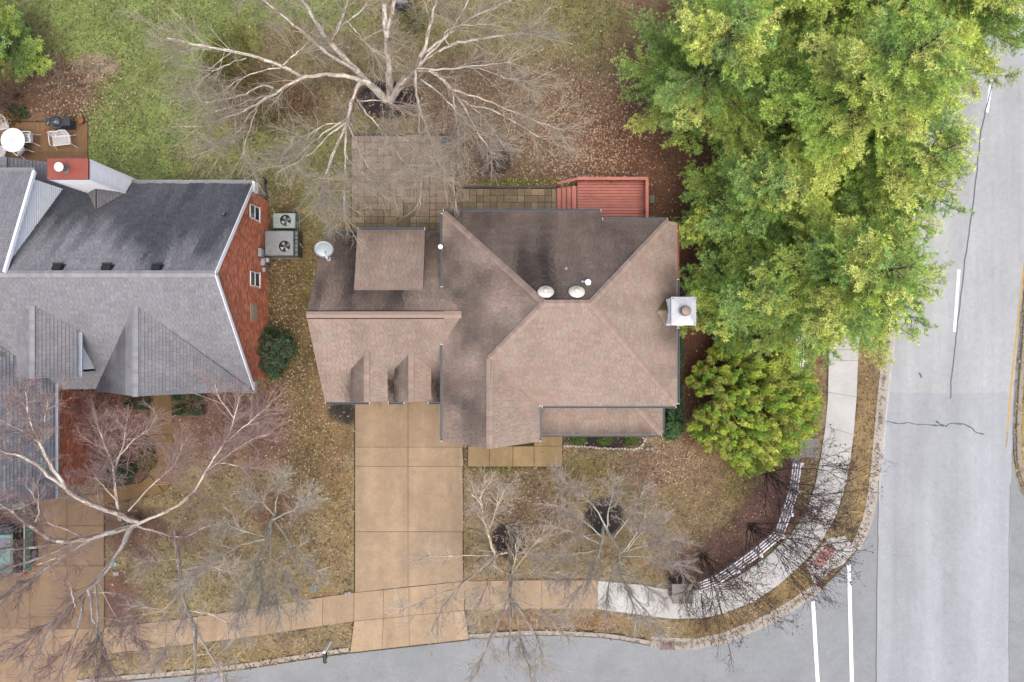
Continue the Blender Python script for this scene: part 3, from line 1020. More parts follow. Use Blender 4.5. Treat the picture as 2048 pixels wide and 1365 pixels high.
# two gable dormers at the front
for i, X in enumerate((-6.90, -4.79)):
    for s in (-1, 1):
        roof_plane(house, [(X, -0.54, 4.75), (X, -2.88, 4.75), (X + s * 0.84, -2.88, 4.15), (X + s * 0.84, -1.34, 4.15)], BR,
                   streaks(0.62 if s < 0 else 0.02, 0.4 if s < 0 else 0.12, fu=1.5, fv=1.0, seed=11 + i, eave=0.3 if s < 0 else 0.0), BST, 5, seed=40 + i * 2 + s, thick=0.08, lift=0.02)
        poly_wall(house, [(X + s * 0.72, -1.2, 4.16), (X + s * 0.72, -2.7, 4.16), (X + s * 0.72, -2.7, 3.0)], (s, 0, 0), 0.08, alb(120, 100, 88), M_white, 'dormer_wall')
    poly_wall(house, [(X - 0.72, -2.7, 2.6), (X + 0.72, -2.7, 2.6), (X + 0.72, -2.7, 4.15), (X, -2.7, 4.68), (X - 0.72, -2.7, 4.15)], (0, -1, 0), 0.1, ws, M_brick, 'dormer_wall')
    caps(house, (X, -2.88, 4.77), (X, -0.5, 4.77), CAPC, seed=50 + i, w=0.13, drop=0.07)
# ridge vent on the garage
mb = MB()
for s in (-1, 1):
    mb.add([(-9.36, 1.2, 6.20), (-3.1, 1.2, 6.20), (-3.1, 1.2 + s * 0.15, 6.11), (-9.36, 1.2 + s * 0.15, 6.11)], [(0, 1, 2, 3) if s < 0 else (3, 2, 1, 0)], CAPC * 0.97)
    mb.add([(-9.36, 1.2 + s * 0.15, 6.11), (-3.1, 1.2 + s * 0.15, 6.11), (-3.1, 1.2 + s * 0.15, 6.03), (-9.36, 1.2 + s * 0.15, 6.03)], [(0, 1, 2, 3) if s < 0 else (3, 2, 1, 0)], alb(40, 34, 34))
    mb.beam((-9.36, 1.2 + s * 0.17, 6.02), (-3.1, 1.2 + s * 0.17, 6.02), 0.035, 0.03, alb(36, 30, 32))
ob('ridge_vent', mb, M_shingle, house)
caps(house, (-3.1, 1.2, 6.06), (-2.3, 1.2, 6.06), CAPC, seed=61, w=0.17, drop=0.09)
# gutters
GC = alb(74, 84, 98)
wt = WS * .9
gutter(house, (-3.22, 6.07, EZ - .02), (4.18, 6.07, EZ - .02), (0, 1), GC, ends=wt)
gutter(house, (4.2, 5.58, EZ + .45), (7.2, 5.58, EZ + .45), (0, 1), GC, ends=wt)
gutter(house, (-3.24, -4.7, EZ - .02), (-3.24, -0.15, EZ - .02), (-1, 0), GC, ends=wt)
gutter(house, (-3.24, 2.55, EZ - .02), (-3.24, 6.0, EZ - .02), (-1, 0), GC, ends=wt)
gutter(house, (1.27, -4.7, EZ - .02), (1.27, -3.05, EZ - .02), (1, 0), GC, ends=wt)
gutter(house, (1.42, -3.02, EZ - .02), (7.70, -3.02, EZ - .02), (0, -1), GC, ends=wt)
gutter(house, (7.73, -2.95, EZ - .02), (7.73, 0.6, EZ - .02), (1, 0), GC, ends=wt)
gutter(house, (7.73, 2.0, EZ - .02), (7.73, 2.9, EZ - .02), (1, 0), GC, ends=wt)
gutter(house, (7.73, 2.92, EZ - .02), (7.74, 5.5, EZ - .02), (1, 0), alb(176, 106, 62), w=0.1)
gutter(house, (1.3, -4.67, 2.87), (7.5, -4.67, 2.87), (0, -1), GC, ends=wt)
gutter(house, (7.52, -4.65, 2.87), (7.52, -2.7, 2.87), (1, 0), GC)
for a, b in ((-9.36, -7.15), (-6.2, -5.42), (-4.2, -3.3)):
    gutter(house, (a, -3.04, 2.87), (b, -3.04, 2.87), (0, -1), GC, ends=wt)
gutter(house, (-9.36, 5.40, 2.87), (-3.3, 5.40, 2.87), (0, 1), GC)
gutter(house, (-7.38, 5.32, 4.38), (-4.19, 5.32, 4.38), (0, 1), GC, ends=wt)
# round roof vents
R45 = Matrix.Rotation(math.radians(-42), 3, 'X')
for X in (1.385, 2.655):
    mb = MB()
    mb.lathe([(0.14, -0.12), (0.14, 0.06)], (X, 1.97, 9.24), 16, alb(150, 145, 136), R45)
    mb.lathe([(0.33, 0.05), (0.345, 0.08), (0.32, 0.12), (0.2, 0.17), (0.08, 0.19), (0.01, 0.195)], (X, 1.97, 9.24), 28, alb(222, 216, 200, 1.7), R45)
    mb.lathe([(0.12, 0.185), (0.11, 0.215), (0.02, 0.225)], (X, 1.97, 9.24), 20, alb(218, 210, 192, 1.7), R45)
    ob('roof_vent', mb, M_metal, house, smooth=True, bevel=0.0)
# small pipes on the slopes


def pipe(px, py, z, r, h, capr, colp, colc, side=False):
    q = P(px, py, z + h)
    mb = MB()
    mb.lathe([(r, -h - 0.15), (r, 0)], (q.x, q.y, z + h), 12, colp)
    mb.lathe([(capr, -0.02), (capr * 1.02, 0.03), (capr * 0.85, 0.08), (capr * 0.4, 0.10)], (q.x, q.y, z + h), 16, colc)
    if side:
        mb.tube([(q.x - 0.02, q.y + 0.02, z + h - 0.05), (q.x - 0.26, q.y + 0.04, z + h - 0.12)], 0.05, 8, alb(196, 196, 194))
    ob('vent_pipe', mb, M_white, house, smooth=False)


pipe(1176, 565, 8.68, 0.05, 0.25, 0.13, alb(190, 190, 188), WS, True)
pipe(881, 494, 5.0, 0.06, 0.9, 0.11, alb(200, 200, 200), WS)
q = P(1132, 538, 8.12)
mb = MB()
mb.lathe([(0.11, -0.35), (0.10, -0.12), (0.055, -0.06), (0.055, 0.10), (0.03, 0.10), (0.03, 0.02)], (q.x, q.y, 8.12), 14, alb(64, 72, 84))
mb.lathe([(0.055, 0.10), (0.055, 0.115), (0.032, 0.115), (0.032, 0.10)], (q.x, q.y, 8.12), 14, alb(220, 220, 220))
ob('vent_pipe', mb, M_dark, house)
# chimney chase on the right end
ch = MB(); ch.prism([(7.08, 0.74), (8.08, 0.74), (8.08, 1.90), (7.08, 1.90)], 0, 7.02, WS)
for z in np.arange(0.15, 7.0, 0.16):
    ch.prism([(7.065, 0.725), (8.095, 0.725), (8.095, 1.915), (7.065, 1.915)], z, z + 0.015, WS * .85)
chim = ob('chimney', ch, M_white, house)
mb = MB()
mb.prism([(7.03, 0.69), (8.13, 0.69), (8.13, 1.95), (7.03, 1.95)], 6.98, 7.1, alb(190, 196, 202))
mb.add([(7.03, 0.69, 7.1), (8.13, 0.69, 7.1), (8.13, 1.95, 7.1), (7.03, 1.95, 7.1), (7.66, 1.32, 7.16)], [(0, 1, 4), (1, 2, 4), (2, 3, 4), (3, 0, 4)], alb(188, 194, 200))
for sx, sy in ((8.06, 0.77), (8.06, 1.88), (7.1, 1.88)):
    mb.box((sx, sy, 7.11), (0.06, 0.06, 0.02), alb(120, 70, 62))
ob('chimney_cap', mb, M_metal, chim)
mb = MB()
qf = P(1371, 622, 7.4)
mb.lathe([(0.24, -0.3), (0.22, -0.22), (0.19, -0.2), (0.19, 0.05)], (qf.x, qf.y, 7.4), 20, alb(190, 190, 190))
mb.lathe([(0.225, 0.03), (0.225, 0.10), (0.19, 0.15), (0.05, 0.17)], (qf.x, qf.y, 7.4), 20, alb(142, 126, 112))
ob('flue', mb, M_metal, chim)
for s in (1, -1):
    roof_plane(house, [(6.62, 1.32, 6.25), (7.08, 1.32, 6.25), (7.08, 1.32 + s * 0.62, 5.72)], BR, streaks(0.85 if s > 0 else 0.1, 0.2, seed=70), (104, 96, 58), 0, seed=70 + s, thick=0.05, lift=0.04)

caps(house, (6.60, 1.32, 6.26), (7.06, 1.32, 6.26), CAPC * .9, seed=77, w=.08, drop=.05, step=.12)
# ================================================================== grey house next door
GR = [(160, 160, 164), (155, 156, 160), (165, 165, 168), (157, 158, 163), (161, 160, 163)]
GST = (70, 70, 76)
gh = thing('grey_house', 'grey shingle roofed house with red brick gable end and tall white chimney', 'house', (-20, 2.5, 0))
bw = alb(188, 112, 76)
wx = -13.22
wall_prism(gh, [(-30, -2.05), (wx - 0.06, -2.05), (wx - 0.06, 7.6), (-30, 7.6)], 0, 2.95, bw * 0.9, M_brick)
wall_prism(gh, [(-30, -7.5), (-22.81, -7.5), (-22.81, -2.05), (-30, -2.05)], 0, 3.0, bw * 0.9, M_brick)
GZ, GRZ, GRY, GF, GB = 2.9, 7.42, 2.94, -2.37, 7.88
poly_wall(gh, [(wx - 0.06, -2.05, 2.93), (wx - 0.06, 7.6, 2.93), (wx - 0.06, GRY, 7.25)], (1, 0, 0), 0.15, bw * 0.9, M_brick, 'gable_wall')


def brickwork(parent, y0, y1, z0, z1, X, ztop=None, holes=(), flip=1, seed=0):
    """running bond on a wall facing +X"""
    mb = MB(); r = random.Random(seed)
    pal = [alb(196, 108, 70, 1.9), alb(184, 100, 66, 1.9), alb(206, 130, 92, 1.9), alb(168, 92, 64, 1.9), alb(194, 122, 88, 1.9), alb(162, 100, 80, 1.9)]
    row = 0
    z = z0
    while z < z1:
        y = y0 + (0 if row % 2 else -0.105)
        while y < y1:
            a, b = max(y, y0), min(y + 0.2, y1)
            ym = (a + b) / 2
            top = ztop(ym) if ztop else z1
            if b - a > 0.03 and z + 0.065 < top and not any(h[0] < ym < h[1] and h[2] < z + 0.03 < h[3] for h in holes):
                d = r.uniform(0.0, 0.006)
                c = r.choice(pal) * r.uniform(0.8, 1.2); c = c * .9 + .1 * c.mean()
                V = [(X + d, a, z), (X + d, b, z), (X + d, b, z + 0.056), (X + d, a, z + 0.056), (X - 0.03, a, z), (X - 0.03, b, z), (X - 0.03, b, z + 0.056), (X - 0.03, a, z + 0.056)]
                mb.add(V, [(0, 1, 2, 3), (3, 2, 6, 7), (0, 3, 7, 4), (1, 5, 6, 2), (0, 4, 5, 1)], c)
            y += 0.212
        z += 0.077; row += 1
    o = ob('bricks', mb, M_brick, parent)
    o['kind'] = 'stuff'
    mm = MB()
    return o


def gable_top(y):
    return GRZ - 0.2 - (GRZ - GZ) * abs(y - GRY) / (5.31 if y < GRY else 4.94)


wins = [(6.22, 6.95, 1.4, 2.72), (2.80, 3.55, 1.38, 2.68), (1.07, 1.93, 1.75, 2.6)]
mb = MB()
pw_ = [(wx - 0.022, -2.05, 0), (wx - 0.022, 7.6, 0), (wx - 0.022, 7.6, 3.0), (wx - 0.022, GRY, 7.2), (wx - 0.022, -2.05, 2.9)]
mb.add(pw_, [(0, 1, 2, 3, 4)], alb(206, 186, 168, 1.8))
ob('mortar', mb, M_brick, gh)
brickwork(gh, -2.05, 7.6, 0.02, 7.3, wx, gable_top, wins, seed=1)
brickwork(gh, -7.5, -2.1, 0.02, 3.05, -22.76, None, (), seed=2)
for y0, y1, z0, z1 in wins[:2]:
    f = MB()
    for a, b, c, d in ((y0, y1, z0 - 0.0, z0 + 0.05), (y0, y1, z1 - 0.05, z1), (y0, y0 + 0.045, z0, z1), (y1 - 0.045, y1, z0, z1), (y0, y1, (z0 + z1) / 2 - 0.025, (z0 + z1) / 2 + 0.025)):
        f.box((wx + 0.02, (a + b) / 2, (c + d) / 2), (0.04, b - a, d - c), WS)
    f.box((wx + 0.02, (y0 + y1) / 2, z0 - 0.03), (0.06, y1 - y0 + 0.1, 0.05), WS)
    wo_ = ob('window', f, M_white, gh)
    zm = (z0 + z1) / 2
    g = MB(); g.box((wx + 0.012, (y0 + y1) / 2, (zm + z1) / 2), (0.02, y1 - y0 - 0.1, z1 - zm - 0.1), alb(112, 140, 124))
    ob('pane', g, M_glass, wo_)
    g = MB(); g.box((wx + 0.012, (y0 + y1) / 2, (z0 + zm) / 2), (0.02, y1 - y0 - 0.1, zm - z0 - 0.1), alb(84, 90, 98)); ob('pane', g, M_glass, wo_)
y0, y1, z0, z1 = wins[2]
mb = MB(); mb.box((wx - 0.0, (y0 + y1) / 2, (z0 + z1) / 2), (0.06, y1 - y0, z1 - z0), alb(214, 196, 168)); mb.box((wx + 0.01, (y0 + y1) / 2, (z0 + z1) / 2), (0.06, y1 - y0 - .22, z1 - z0 - .3), alb(220, 204, 178))
ob('blocked_window', mb, M_white, gh)
# roof slopes
XR = -12.95
def north_stain(u, v, vm):
    t = v / vm
    s = 0.95 - 0.9 * np.clip((t - 0.60 + (fbm(u * 1.3, v * 0.25, 91, 3) - 0.5) * 1.1) * 2.6, 0, 1)
    return s + 0.5 * (fbm(u * 1.8, v * 0.22, 92, 3) - 0.5)


g_n = roof_plane(gh, [(-30, GRY, GRZ), (XR, GRY, GRZ), (XR, GB, GZ), (-30, GB, GZ)], GR, north_stain, (90, 93, 101), 90, seed=101, under=(60, 60, 64), vary=0.07)
g_s = roof_plane(gh, [(-30, GF, GZ), (XR, GF, GZ), (XR, GRY, GRZ), (-30, GRY, GRZ)], GR, lambda u, v, vm: streaks(0.06, 0.10, seed=93)(u, v, vm) + 0.0, GST, 90, seed=102, under=(60, 60, 64), vary=0.06)
caps(gh, (-30, GRY, GRZ), (XR, GRY, GRZ), alb(176, 174, 176), seed=103, w=0.15, drop=0.12)
# front cross gable
gx = -17.05
roof_plane(gh, [(gx, 1.6, 6.29), (gx, -2.5, 6.29), (-20.83, -2.5, 2.92)], GR, lambda u, v, vm: 0.70 + 0.8 * (fbm(u * 1.1, v * 0.8, 94, 3) - 0.5) + 0.35 * np.clip(1.6 - v / 1.6, 0, 1) * 0.9 - .5 * (v > vm * .8), (92, 92, 98), 20, seed=104, lift=0.03, vary=0.05)
roof_plane(gh, [(gx, 1.6, 6.29), (gx, -2.5, 6.29), (-12.99, -2.5, 2.92)], GR, streaks(0.12, 0.12, seed=95), GST, 30, seed=105, lift=0.03, vary=0.05)
caps(gh, (gx, -2.5, 6.32), (gx, 1.6, 6.32), alb(172, 172, 176), seed=106, w=0.14, drop=0.10)
poly_wall(gh, [(-20.4, -2.2, 2.9), (-13.4, -2.2, 2.9), (gx, -2.2, 6.05)], (0, -1, 0), 0.12, bw, M_brick, 'gable_wall')
# small gable dormer
dx = -21.7
roof_plane(gh, [(dx, 1.6, 6.29), (dx, -1.69, 6.29), (-20.31, -1.69, 5.37), (-20.31, 0.52, 5.37)], GR, streaks(0.2, 0.12, seed=96), (120, 112, 112), 20, seed=107, lift=0.03, vary=0.05)
roof_plane(gh, [(dx, 1.6, 6.29), (dx, -1.69, 6.29), (-22.95, -1.69, 5.45), (-22.95, 0.6, 5.45)], GR, streaks(0.12, 0.1, seed=97), GST, 10, seed=108, lift=0.03, vary=0.05)
caps(gh, (dx, -1.69, 6.32), (dx, 1.6, 6.32), alb(176, 176, 180), seed=109, w=0.13, drop=0.07)
gutter(gh, (-20.31, -1.69, 5.34), (-20.31, 0.40, 5.34), (1, 0), alb(206, 214, 226, 1.3), w=0.26)
poly_wall(gh, [(-20.38, 0.45, 5.32), (-20.38, -1.45, 5.32), (-20.38, -1.45, 3.6)], (1, 0, 0), 0.1, WS, M_white, 'dormer_wall')
poly_wall(gh, [(-22.6, -1.45, 3.0), (-20.38, -1.46, 3.0), (-20.38, -1.46, 5.3), (dx, -1.45, 6.1), (-22.6, -1.45, 5.4)], (0, -1, 0), 0.1, bw, M_brick, 'dormer_wall')
# garage wing at the lower left
GG = [(140, 142, 150), (134, 136, 146), (146, 148, 154), (158, 168, 166), (130, 134, 144), (140, 142, 152)]
roof_plane(gh, [(-22.83, -7.83, 3.2), (-22.83, -1.95, 3.2), (-27.2, 2.9, 7.6), (-27.2, -7.83, 7.6)], GG, streaks(0.12, 0.2, seed=98), GST, 30, seed=110, lift=0.05, vary=0.10)
gutter(gh, (-22.83, -7.83, 3.2), (-22.83, -1.75, 3.2), (1, 0), alb(196, 204, 218, 1.3), w=0.28)
# large shed dormer at the upper left
roof_plane(gh, [(-30, 3.0, 7.47), (-22.12, 3.0, 7.47), (-22.12, 7.8, 5.6), (-30, 7.8, 5.6)], GR, streaks(0.32, 0.3, fu=1.2, seed=99), (112, 112, 122), 30, seed=111, thick=0.1, lift=0.03, vary=0.07)
poly_wall(gh, [(-22.3, 3.0, 7.4), (-22.3, 7.55, 5.6), (-22.3, 7.55, 3.0)], (1, 0, 0), 0.1, WS, M_white, 'dormer_wall')
sd_ = MB()
for k in range(28):
    z = 3.15 + k * 0.15
    ya = 7.55 if z < 5.6 else 7.55 - (z - 5.6) / 1.87 * 4.6
    yb = GRY + (GRZ - z) / (GRZ - GZ) * 4.94
    if ya - yb > 0.05: sd_.box((-22.29, (ya + yb) / 2, z), (0.03, ya - yb, 0.012), WS * .8)
ob('siding', sd_, M_white, gh)['kind'] = 'stuff'
mb = MB(); mb.beam((-22.1, 3.0, 7.5), (-22.1, 7.85, 5.6), 0.10, 0.16, WS); ob('rake_board', mb, M_white, gh)
gutter(gh, (-30, 7.83, 5.55), (-22.12, 7.83, 5.55), (0, 1), alb(214, 218, 228), w=0.18)
# low gabled wing at the back
roof_plane(gh, [(-24.46, 6.4, 4.32), (-24.46, 8.85, 4.32), (-21.9, 8.85, 2.62), (-21.9, 6.4, 2.62)], GR, streaks(0.45, 0.15, seed=112), (104, 104, 112), 12, seed=112, vary=0.08, wmin=0.3)
roof_plane(gh, [(-24.46, 6.4, 4.32), (-24.46, 8.85, 4.32), (-27.0, 8.85, 2.62), (-27.0, 6.4, 2.62)], GR, streaks(0.45, 0.15, seed=113), (104, 104, 112), 0, seed=113, vary=0.08)
caps(gh, (-24.46, 7.6, 4.35), (-24.46, 8.85, 4.35), alb(158, 156, 160), seed=114, w=0.18, drop=0.1)
wall_prism(gh, [(-26.6, 7.0), (-22.2, 7.0), (-22.2, 8.6), (-26.6, 8.6)], 0, 2.6, alb(214, 214, 216), M_white, 'wing_wall')
# trim and gutters
gc = alb(206, 210, 216)
gutter(gh, (-19.05, GB + .02, GZ - .02), (XR, GB + .02, GZ - .02), (0, 1), gc, w=0.16)
gutter(gh, (-13.7, GF - 0.05, GZ - .02), (XR + .1, GF - 0.05, GZ - .02), (0, -1), gc, w=0.15)
mb = MB()
mb.beam((XR + .015, GRY, GRZ + .01), (XR + .015, GB, GZ + .01), 0.03, 0.22, WS); mb.beam((XR + .015, GRY, GRZ + .01), (XR + .015, GF, GZ + .01), 0.03, 0.22, WS)
ob('rake_board', mb, M_white, gh)
mb = MB(); mb.box((XR + 0.02, GB - 0.15, GZ - 0.15), (0.12, 0.5, 0.5), WS); mb.box((XR + 0.0, GF + 0.12, GZ - 0.15), (0.14, 0.4, 0.4), alb(210, 212, 220))
ob('eave_return', mb, M_white, gh)
# box vents and pipe boot on the dark slope
def on_north(px, py):
    Y = 5.0
    for _ in range(30):
        z = GRZ - (Y - GRY) * (GRZ - GZ) / (GB - GRY)
        Y = (CY - py) * (H - z) / F
    return Vector(((px - CX) * (H - z) / F, Y, z))


for px in (119, 217, 316):
    q = on_north(px, 536)
    mb = MB()
    M_ = Matrix.Rotation(math.radians(-42), 3, 'X')
    mb.box(q + Vector((0, 0, 0.04)), (0.5, 0.42, 0.03), alb(60, 62, 66), M=M_)
    mb.box(q + Vector((0, 0.02, 0.13)), (0.38, 0.30, 0.16), alb(50, 52, 56), M=M_)
    mb.box(q + Vector((0, 0.16, 0.12)), (0.42, 0.05, 0.10), alb(70, 72, 76), M=M_)
    ob('box_vent', mb, M_dark, gh)
q = on_north(451, 430)
mb = MB(); mb.lathe([(0.12, -0.05), (0.07, 0.03), (0.05, 0.05), (0.05, 0.25), (0.02, 0.25)], q, 12, alb(96, 100, 104)); mb.box(q + Vector((0, 0, 0.03)), (0.3, 0.3, 0.02), alb(70, 72, 76), M=Matrix.Rotation(math.radians(-42), 3, 'X'))
ob('vent_pipe', mb, M_metal, gh)
# tall clapboard chimney
cx0, cx1, cy0, cy1 = -20.84, -19.1, 7.32, 8.16
ch = MB(); ch.prism([(cx0, cy0), (cx1, cy0), (cx1, cy1), (cx0, cy1)], 0, 6.45, WS)
gch = ob('chimney', ch, M_white, gh)
sd_ = MB()
for z in np.arange(0.1, 6.4, 0.115):
    V = [(cx0 - .004, cy0 - .004, z + .115), (cx1 + .004, cy0 - .004, z + .115), (cx1 + .004, cy1 + .004, z + .115), (cx0 - .004, cy1 + .004, z + .115),
         (cx0 - .018, cy0 - .018, z), (cx1 + .018, cy0 - .018, z), (cx1 + .018, cy1 + .018, z), (cx0 - .018, cy1 + .018, z)]
    sd_.add(V, [(4, 5, 1, 0), (5, 6, 2, 1), (6, 7, 3, 2), (7, 4, 0, 3), (7, 6, 5, 4)], WS * random.uniform(0.95, 1.0))
for a, b in ((cx0, cy0), (cx1, cy0), (cx1, cy1), (cx0, cy1)):
    sd_.box((a, b, 3.2), (0.1, 0.1, 6.4), WS)
ob('siding', sd_, M_white, gch)['kind'] = 'stuff'
mb = MB(); mb.prism([(cx0 - .05, cy0 - .05), (cx1 + .05, cy0 - .05), (cx1 + .05, cy1 + .05), (cx0 - .05, cy1 + .05)], 6.43, 6.54, alb(172, 84, 62))
ob('chimney_cap', mb, M_metal, gch)
mb = MB(); q = P(130, 339, 6.6)
mb.lathe([(0.19, -0.1), (0.17, 0.0), (0.15, 0.02), (0.15, 0.32)], (q.x, q.y, 6.6), 18, alb(150, 156, 162))
mb.lathe([(0.2, 0.40), (0.205, 0.44), (0.19, 0.46), (0.02, 0.47)], (q.x, q.y, 6.6), 20, WS)
mb.lathe([(0.12, 0.3), (0.12, 0.41)], (q.x, q.y, 6.6), 10, alb(70, 72, 76))
ob('flue', mb, M_metal, gch)
for s in (-1, 1):
    roof_plane(gh, [(-19.97, 7.32, 4.35), (-19.97, 6.35, 4.35), (-19.97 + s * 0.87, 7.32, 3.45)], GR, streaks(0.55, 0.1, seed=115), (96, 98, 104), 0, seed=115 + s, thick=0.05, lift=0.04, vary=0.06)
# meter boxes on the brick wall
for i, (yp, z, sy, sz, d) in enumerate(((506, 1.35, 0.42, 0.5, 0.16), (525, 1.05, 0.36, 0.3, 0.18), (521, 0.75, 0.24, 0.3, 0.3), (540, 0.85, 0.22, 0.26, 0.14))):
    Y = (CY - yp) * (H - z) / F
    mb = MB(); mb.box((wx + d / 2 + 0.01, Y, z), (d, sy, sz), alb(208, 212, 216)); mb.box((wx + d + 0.012, Y, z), (0.012, sy * 0.8, sz * 0.8), alb(224, 226, 230))
    if i > 0: mb.tube([(wx + 0.06, Y - 0.05, z), (wx + 0.06, Y - 0.06, 0.05)], 0.03, 8, alb(180, 184, 188))
    ob('meter_box', mb, M_metal, gh, bevel=0.008)

# ================================================================== wooden deck
RD = alb(184, 117, 104, 1.45)
dk = thing('wooden_deck', 'red painted wooden deck with railing and steps behind the brown house', 'deck', (5.2, 7.0, 0))
DX0, DX1, DY0, DY1, DZ = 3.45, 7.02, 5.32, 8.45, 0.78
mb = MB()
for x in np.linspace(DX0 + 0.05, DX1 - 0.05, 5): mb.box((x, (DY0 + DY1) / 2, DZ - 0.16), (0.05, DY1 - DY0, 0.2), RD * 0.6)
mb.box(((DX0 + DX1) / 2, DY1, DZ - 0.14), (DX1 - DX0, 0.04, 0.24), RD * 0.8); mb.box((DX1, (DY0 + DY1) / 2, DZ - 0.14), (0.04, DY1 - DY0, 0.24), RD * 0.8)
ob('deck_frame', mb, M_wood, dk)
y = DY1 - 0.07; k = 0
while y > DY0:
    mb = MB(); mb.box(((DX0 + DX1) / 2, y, DZ + random.uniform(-.003, .003)), (DX1 - DX0 - 0.05, 0.130, 0.035), RD * random.uniform(0.92, 1.10)); ob('plank', mb, M_wood, dk)
    y -= 0.153
for i in range(4):
    mb = MB(); x1 = DX0 - 0.02 - i * 0.25
    mb.box((x1 - 0.12, (6.0 + 8.25) / 2, DZ - 0.02 - i * 0.18), (0.235, 2.25, 0.04), RD * random.uniform(0.96, 1.06))
    mb.box((x1 - 0.235, (6.0 + 8.25) / 2, DZ - 0.12 - i * 0.18), (0.02, 2.25, 0.15), RD * 0.75)
    ob('stair_tread', mb, M_wood, dk)
RT = 1.62
posts = [(DX0, DY1), ((DX0 + DX1) / 2, DY1), (DX1, DY1), (DX1, (DY0 + DY1) / 2), (DX1, DY0 + .1)]
for x, y in posts:
    mb = MB(); mb.box((x, y, RT / 2), (0.09, 0.09, RT), RD * 0.9); ob('post', mb, M_wood, dk)
for a, b in (((DX0 - .05, DY1, RT), (DX1 + .06, DY1, RT)), ((DX1, DY1 - .08, RT), (DX1, DY0 - .1, RT))):
    mb = MB(); mb.beam(a, b, 0.16, 0.045, RD * 1.05); ob('hand_rail', mb, M_wood, dk)
    mb = MB(); mb.beam(Vector(a) - Vector((0, 0, 0.75)), Vector(b) - Vector((0, 0, 0.75)), 0.05, 0.08, RD * 0.8); ob('lower_rail', mb, M_wood, dk)
for x in np.arange(DX0 + 0.12, DX1 - 0.05, 0.135):
    mb = MB(); mb.box((x, DY1, 1.22), (0.035, 0.035, 0.74), RD * 0.85); ob('baluster', mb, M_wood, dk)
for y in np.arange(DY0 + 0.12, DY1 - 0.05, 0.135):
    mb = MB(); mb.box((DX1, y, 1.22), (0.035, 0.035, 0.74), RD * 0.85); ob('baluster', mb, M_wood, dk)
mb = MB(); mb.beam((DX0, DY1, RT - 0.02), (2.42, DY1 - 0.12, 1.02), 0.13, 0.045, RD * 1.02); mb.box((2.44, DY1 - .12, 0.5), (0.09, 0.09, 1.0), RD * 0.85); ob('stair_rail', mb, M_wood, dk)
for i, (px, py, lab) in enumerate(((1304, 399, 'grey concrete block on the red mulch, farther from the brown roof'), (1305, 441, 'grey concrete block beside the deck corner, tight to the brown roof edge'))):
    q = P(px, py, 0.15); mb = MB()
    for yy in (-0.19, 0.0, 0.19): mb.box((q.x, q.y + yy, 0.1), (0.28, 0.03, 0.2), alb(146, 142, 134))
    for xx in (-0.125, 0.125): mb.box((q.x + xx, q.y, 0.1), (0.03, 0.352, 0.2), alb(150, 146, 138))
    mb.box((q.x, q.y, 0.185), (0.218, 0.35, 0.02), alb(140, 136, 128))
    tag(ob('concrete_block', mb, M_stone), lab, 'concrete block', 'concrete blocks beside the deck')

# ================================================================== fences, piers
WP = np.array([0.64, 0.64, 0.66])


def fence(label, pts, hgt, nrails, group):
    q = [P(a, b, 0) for a, b in pts]
    f = thing('rail_fence', label, 'fence', q[0], group)
    for i, p in enumerate(q):
        mb = MB(); mb.box((p.x, p.y, (hgt + .1) / 2), (0.13, 0.13, hgt + .1), WP)
        mb.add([(p.x + a * .09, p.y + b * .09, hgt + .1) for a, b in ((-1, -1), (1, -1), (1, 1), (-1, 1))] + [(p.x, p.y, hgt + .17)], [(0, 1, 4), (1, 2, 4), (2, 3, 4), (3, 0, 4), (3, 2, 1, 0)], WP)
        ob('post', mb, M_white, f)
    for i in range(len(q) - 1):
        for k in range(nrails):
            z = hgt * (k + 0.7) / nrails
            mb = MB(); mb.beam(q[i] + Vector((0, 0, z)), q[i + 1] + Vector((0, 0, z)), 0.06, 0.085, WP * random.uniform(0.95, 1.0)); ob('rail', mb, M_white, f)
    return f


fence('white four rail fence curving round the corner of the front yard', [(1584, 921), (1577, 975), (1564, 1018), (1549, 1060), (1505, 1097), (1462, 1128), (1425, 1152), (1388, 1166)], 1.25, 4, 'white rail fences')
fence('straight white rail fence half hidden under the tall pines', [(1584, 800), (1588, 720), (1592, 640), (1597, 540), (1602, 440), (1607, 350), (1612, 260), (1616, 170)], 1.25, 4, 'white rail fences')


def pier(label, px0, py0, px1, py1, h, name='stone_pier', rz=0.0):
    a = P(px0, py1, h); b = P(px1, py0, h)
    cx, cy = (a.x + b.x) / 2, (a.y + b.y) / 2; wx_, wy_ = b.x - a.x, b.y - a.y
    t = thing(name, label, 'pier', (cx, cy, 0), 'stone piers at the fence ends')
    mb = MB(); mb.box((cx, cy, h / 2 - .03), (wx_ - .12, wy_ - .12, h - .06), alb(120, 112, 102)); ob('core', mb, M_stone, t)
    z = 0.02; row = 0
    while z < h - 0.2:
        for (ax, n_, s, along, wdt) in ((0, wy_ / 2 - .05, 1, 'x', wx_ - .1), (0, wy_ / 2 - .05, -1, 'x', wx_ - .1), (1, wx_ / 2 - .05, 1, 'y', wy_ - .1), (1, wx_ / 2 - .05, -1, 'y', wy_ - .1)):
            m = max(2, int(wdt / 0.34))
            for i in range(m):
                c = -wdt / 2 + (i + 0.5) * wdt / m
                p = (cx + c, cy + s * n_, z + .09) if along == 'x' else (cx + s * n_, cy + c, z + .09)
                sz = (wdt / m - .02, .06, .16) if along == 'x' else (.06, wdt / m - .02, .16)
                mb = MB(); mb.box(p, sz, alb(134, 124, 112) * random.uniform(0.8, 1.15)); ob('stone', mb, M_stone, t)
        z += 0.18; row += 1
    for i in range(2):
        mb = MB(); mb.box((cx, cy - wy_ / 4 + i * wy_ / 2, h - .03), (wx_ + .04, wy_ / 2 - .012, .1), alb(150, 146, 138) * random.uniform(.94, 1.04)); ob('cap_slab', mb, M_stone, t)
    return t


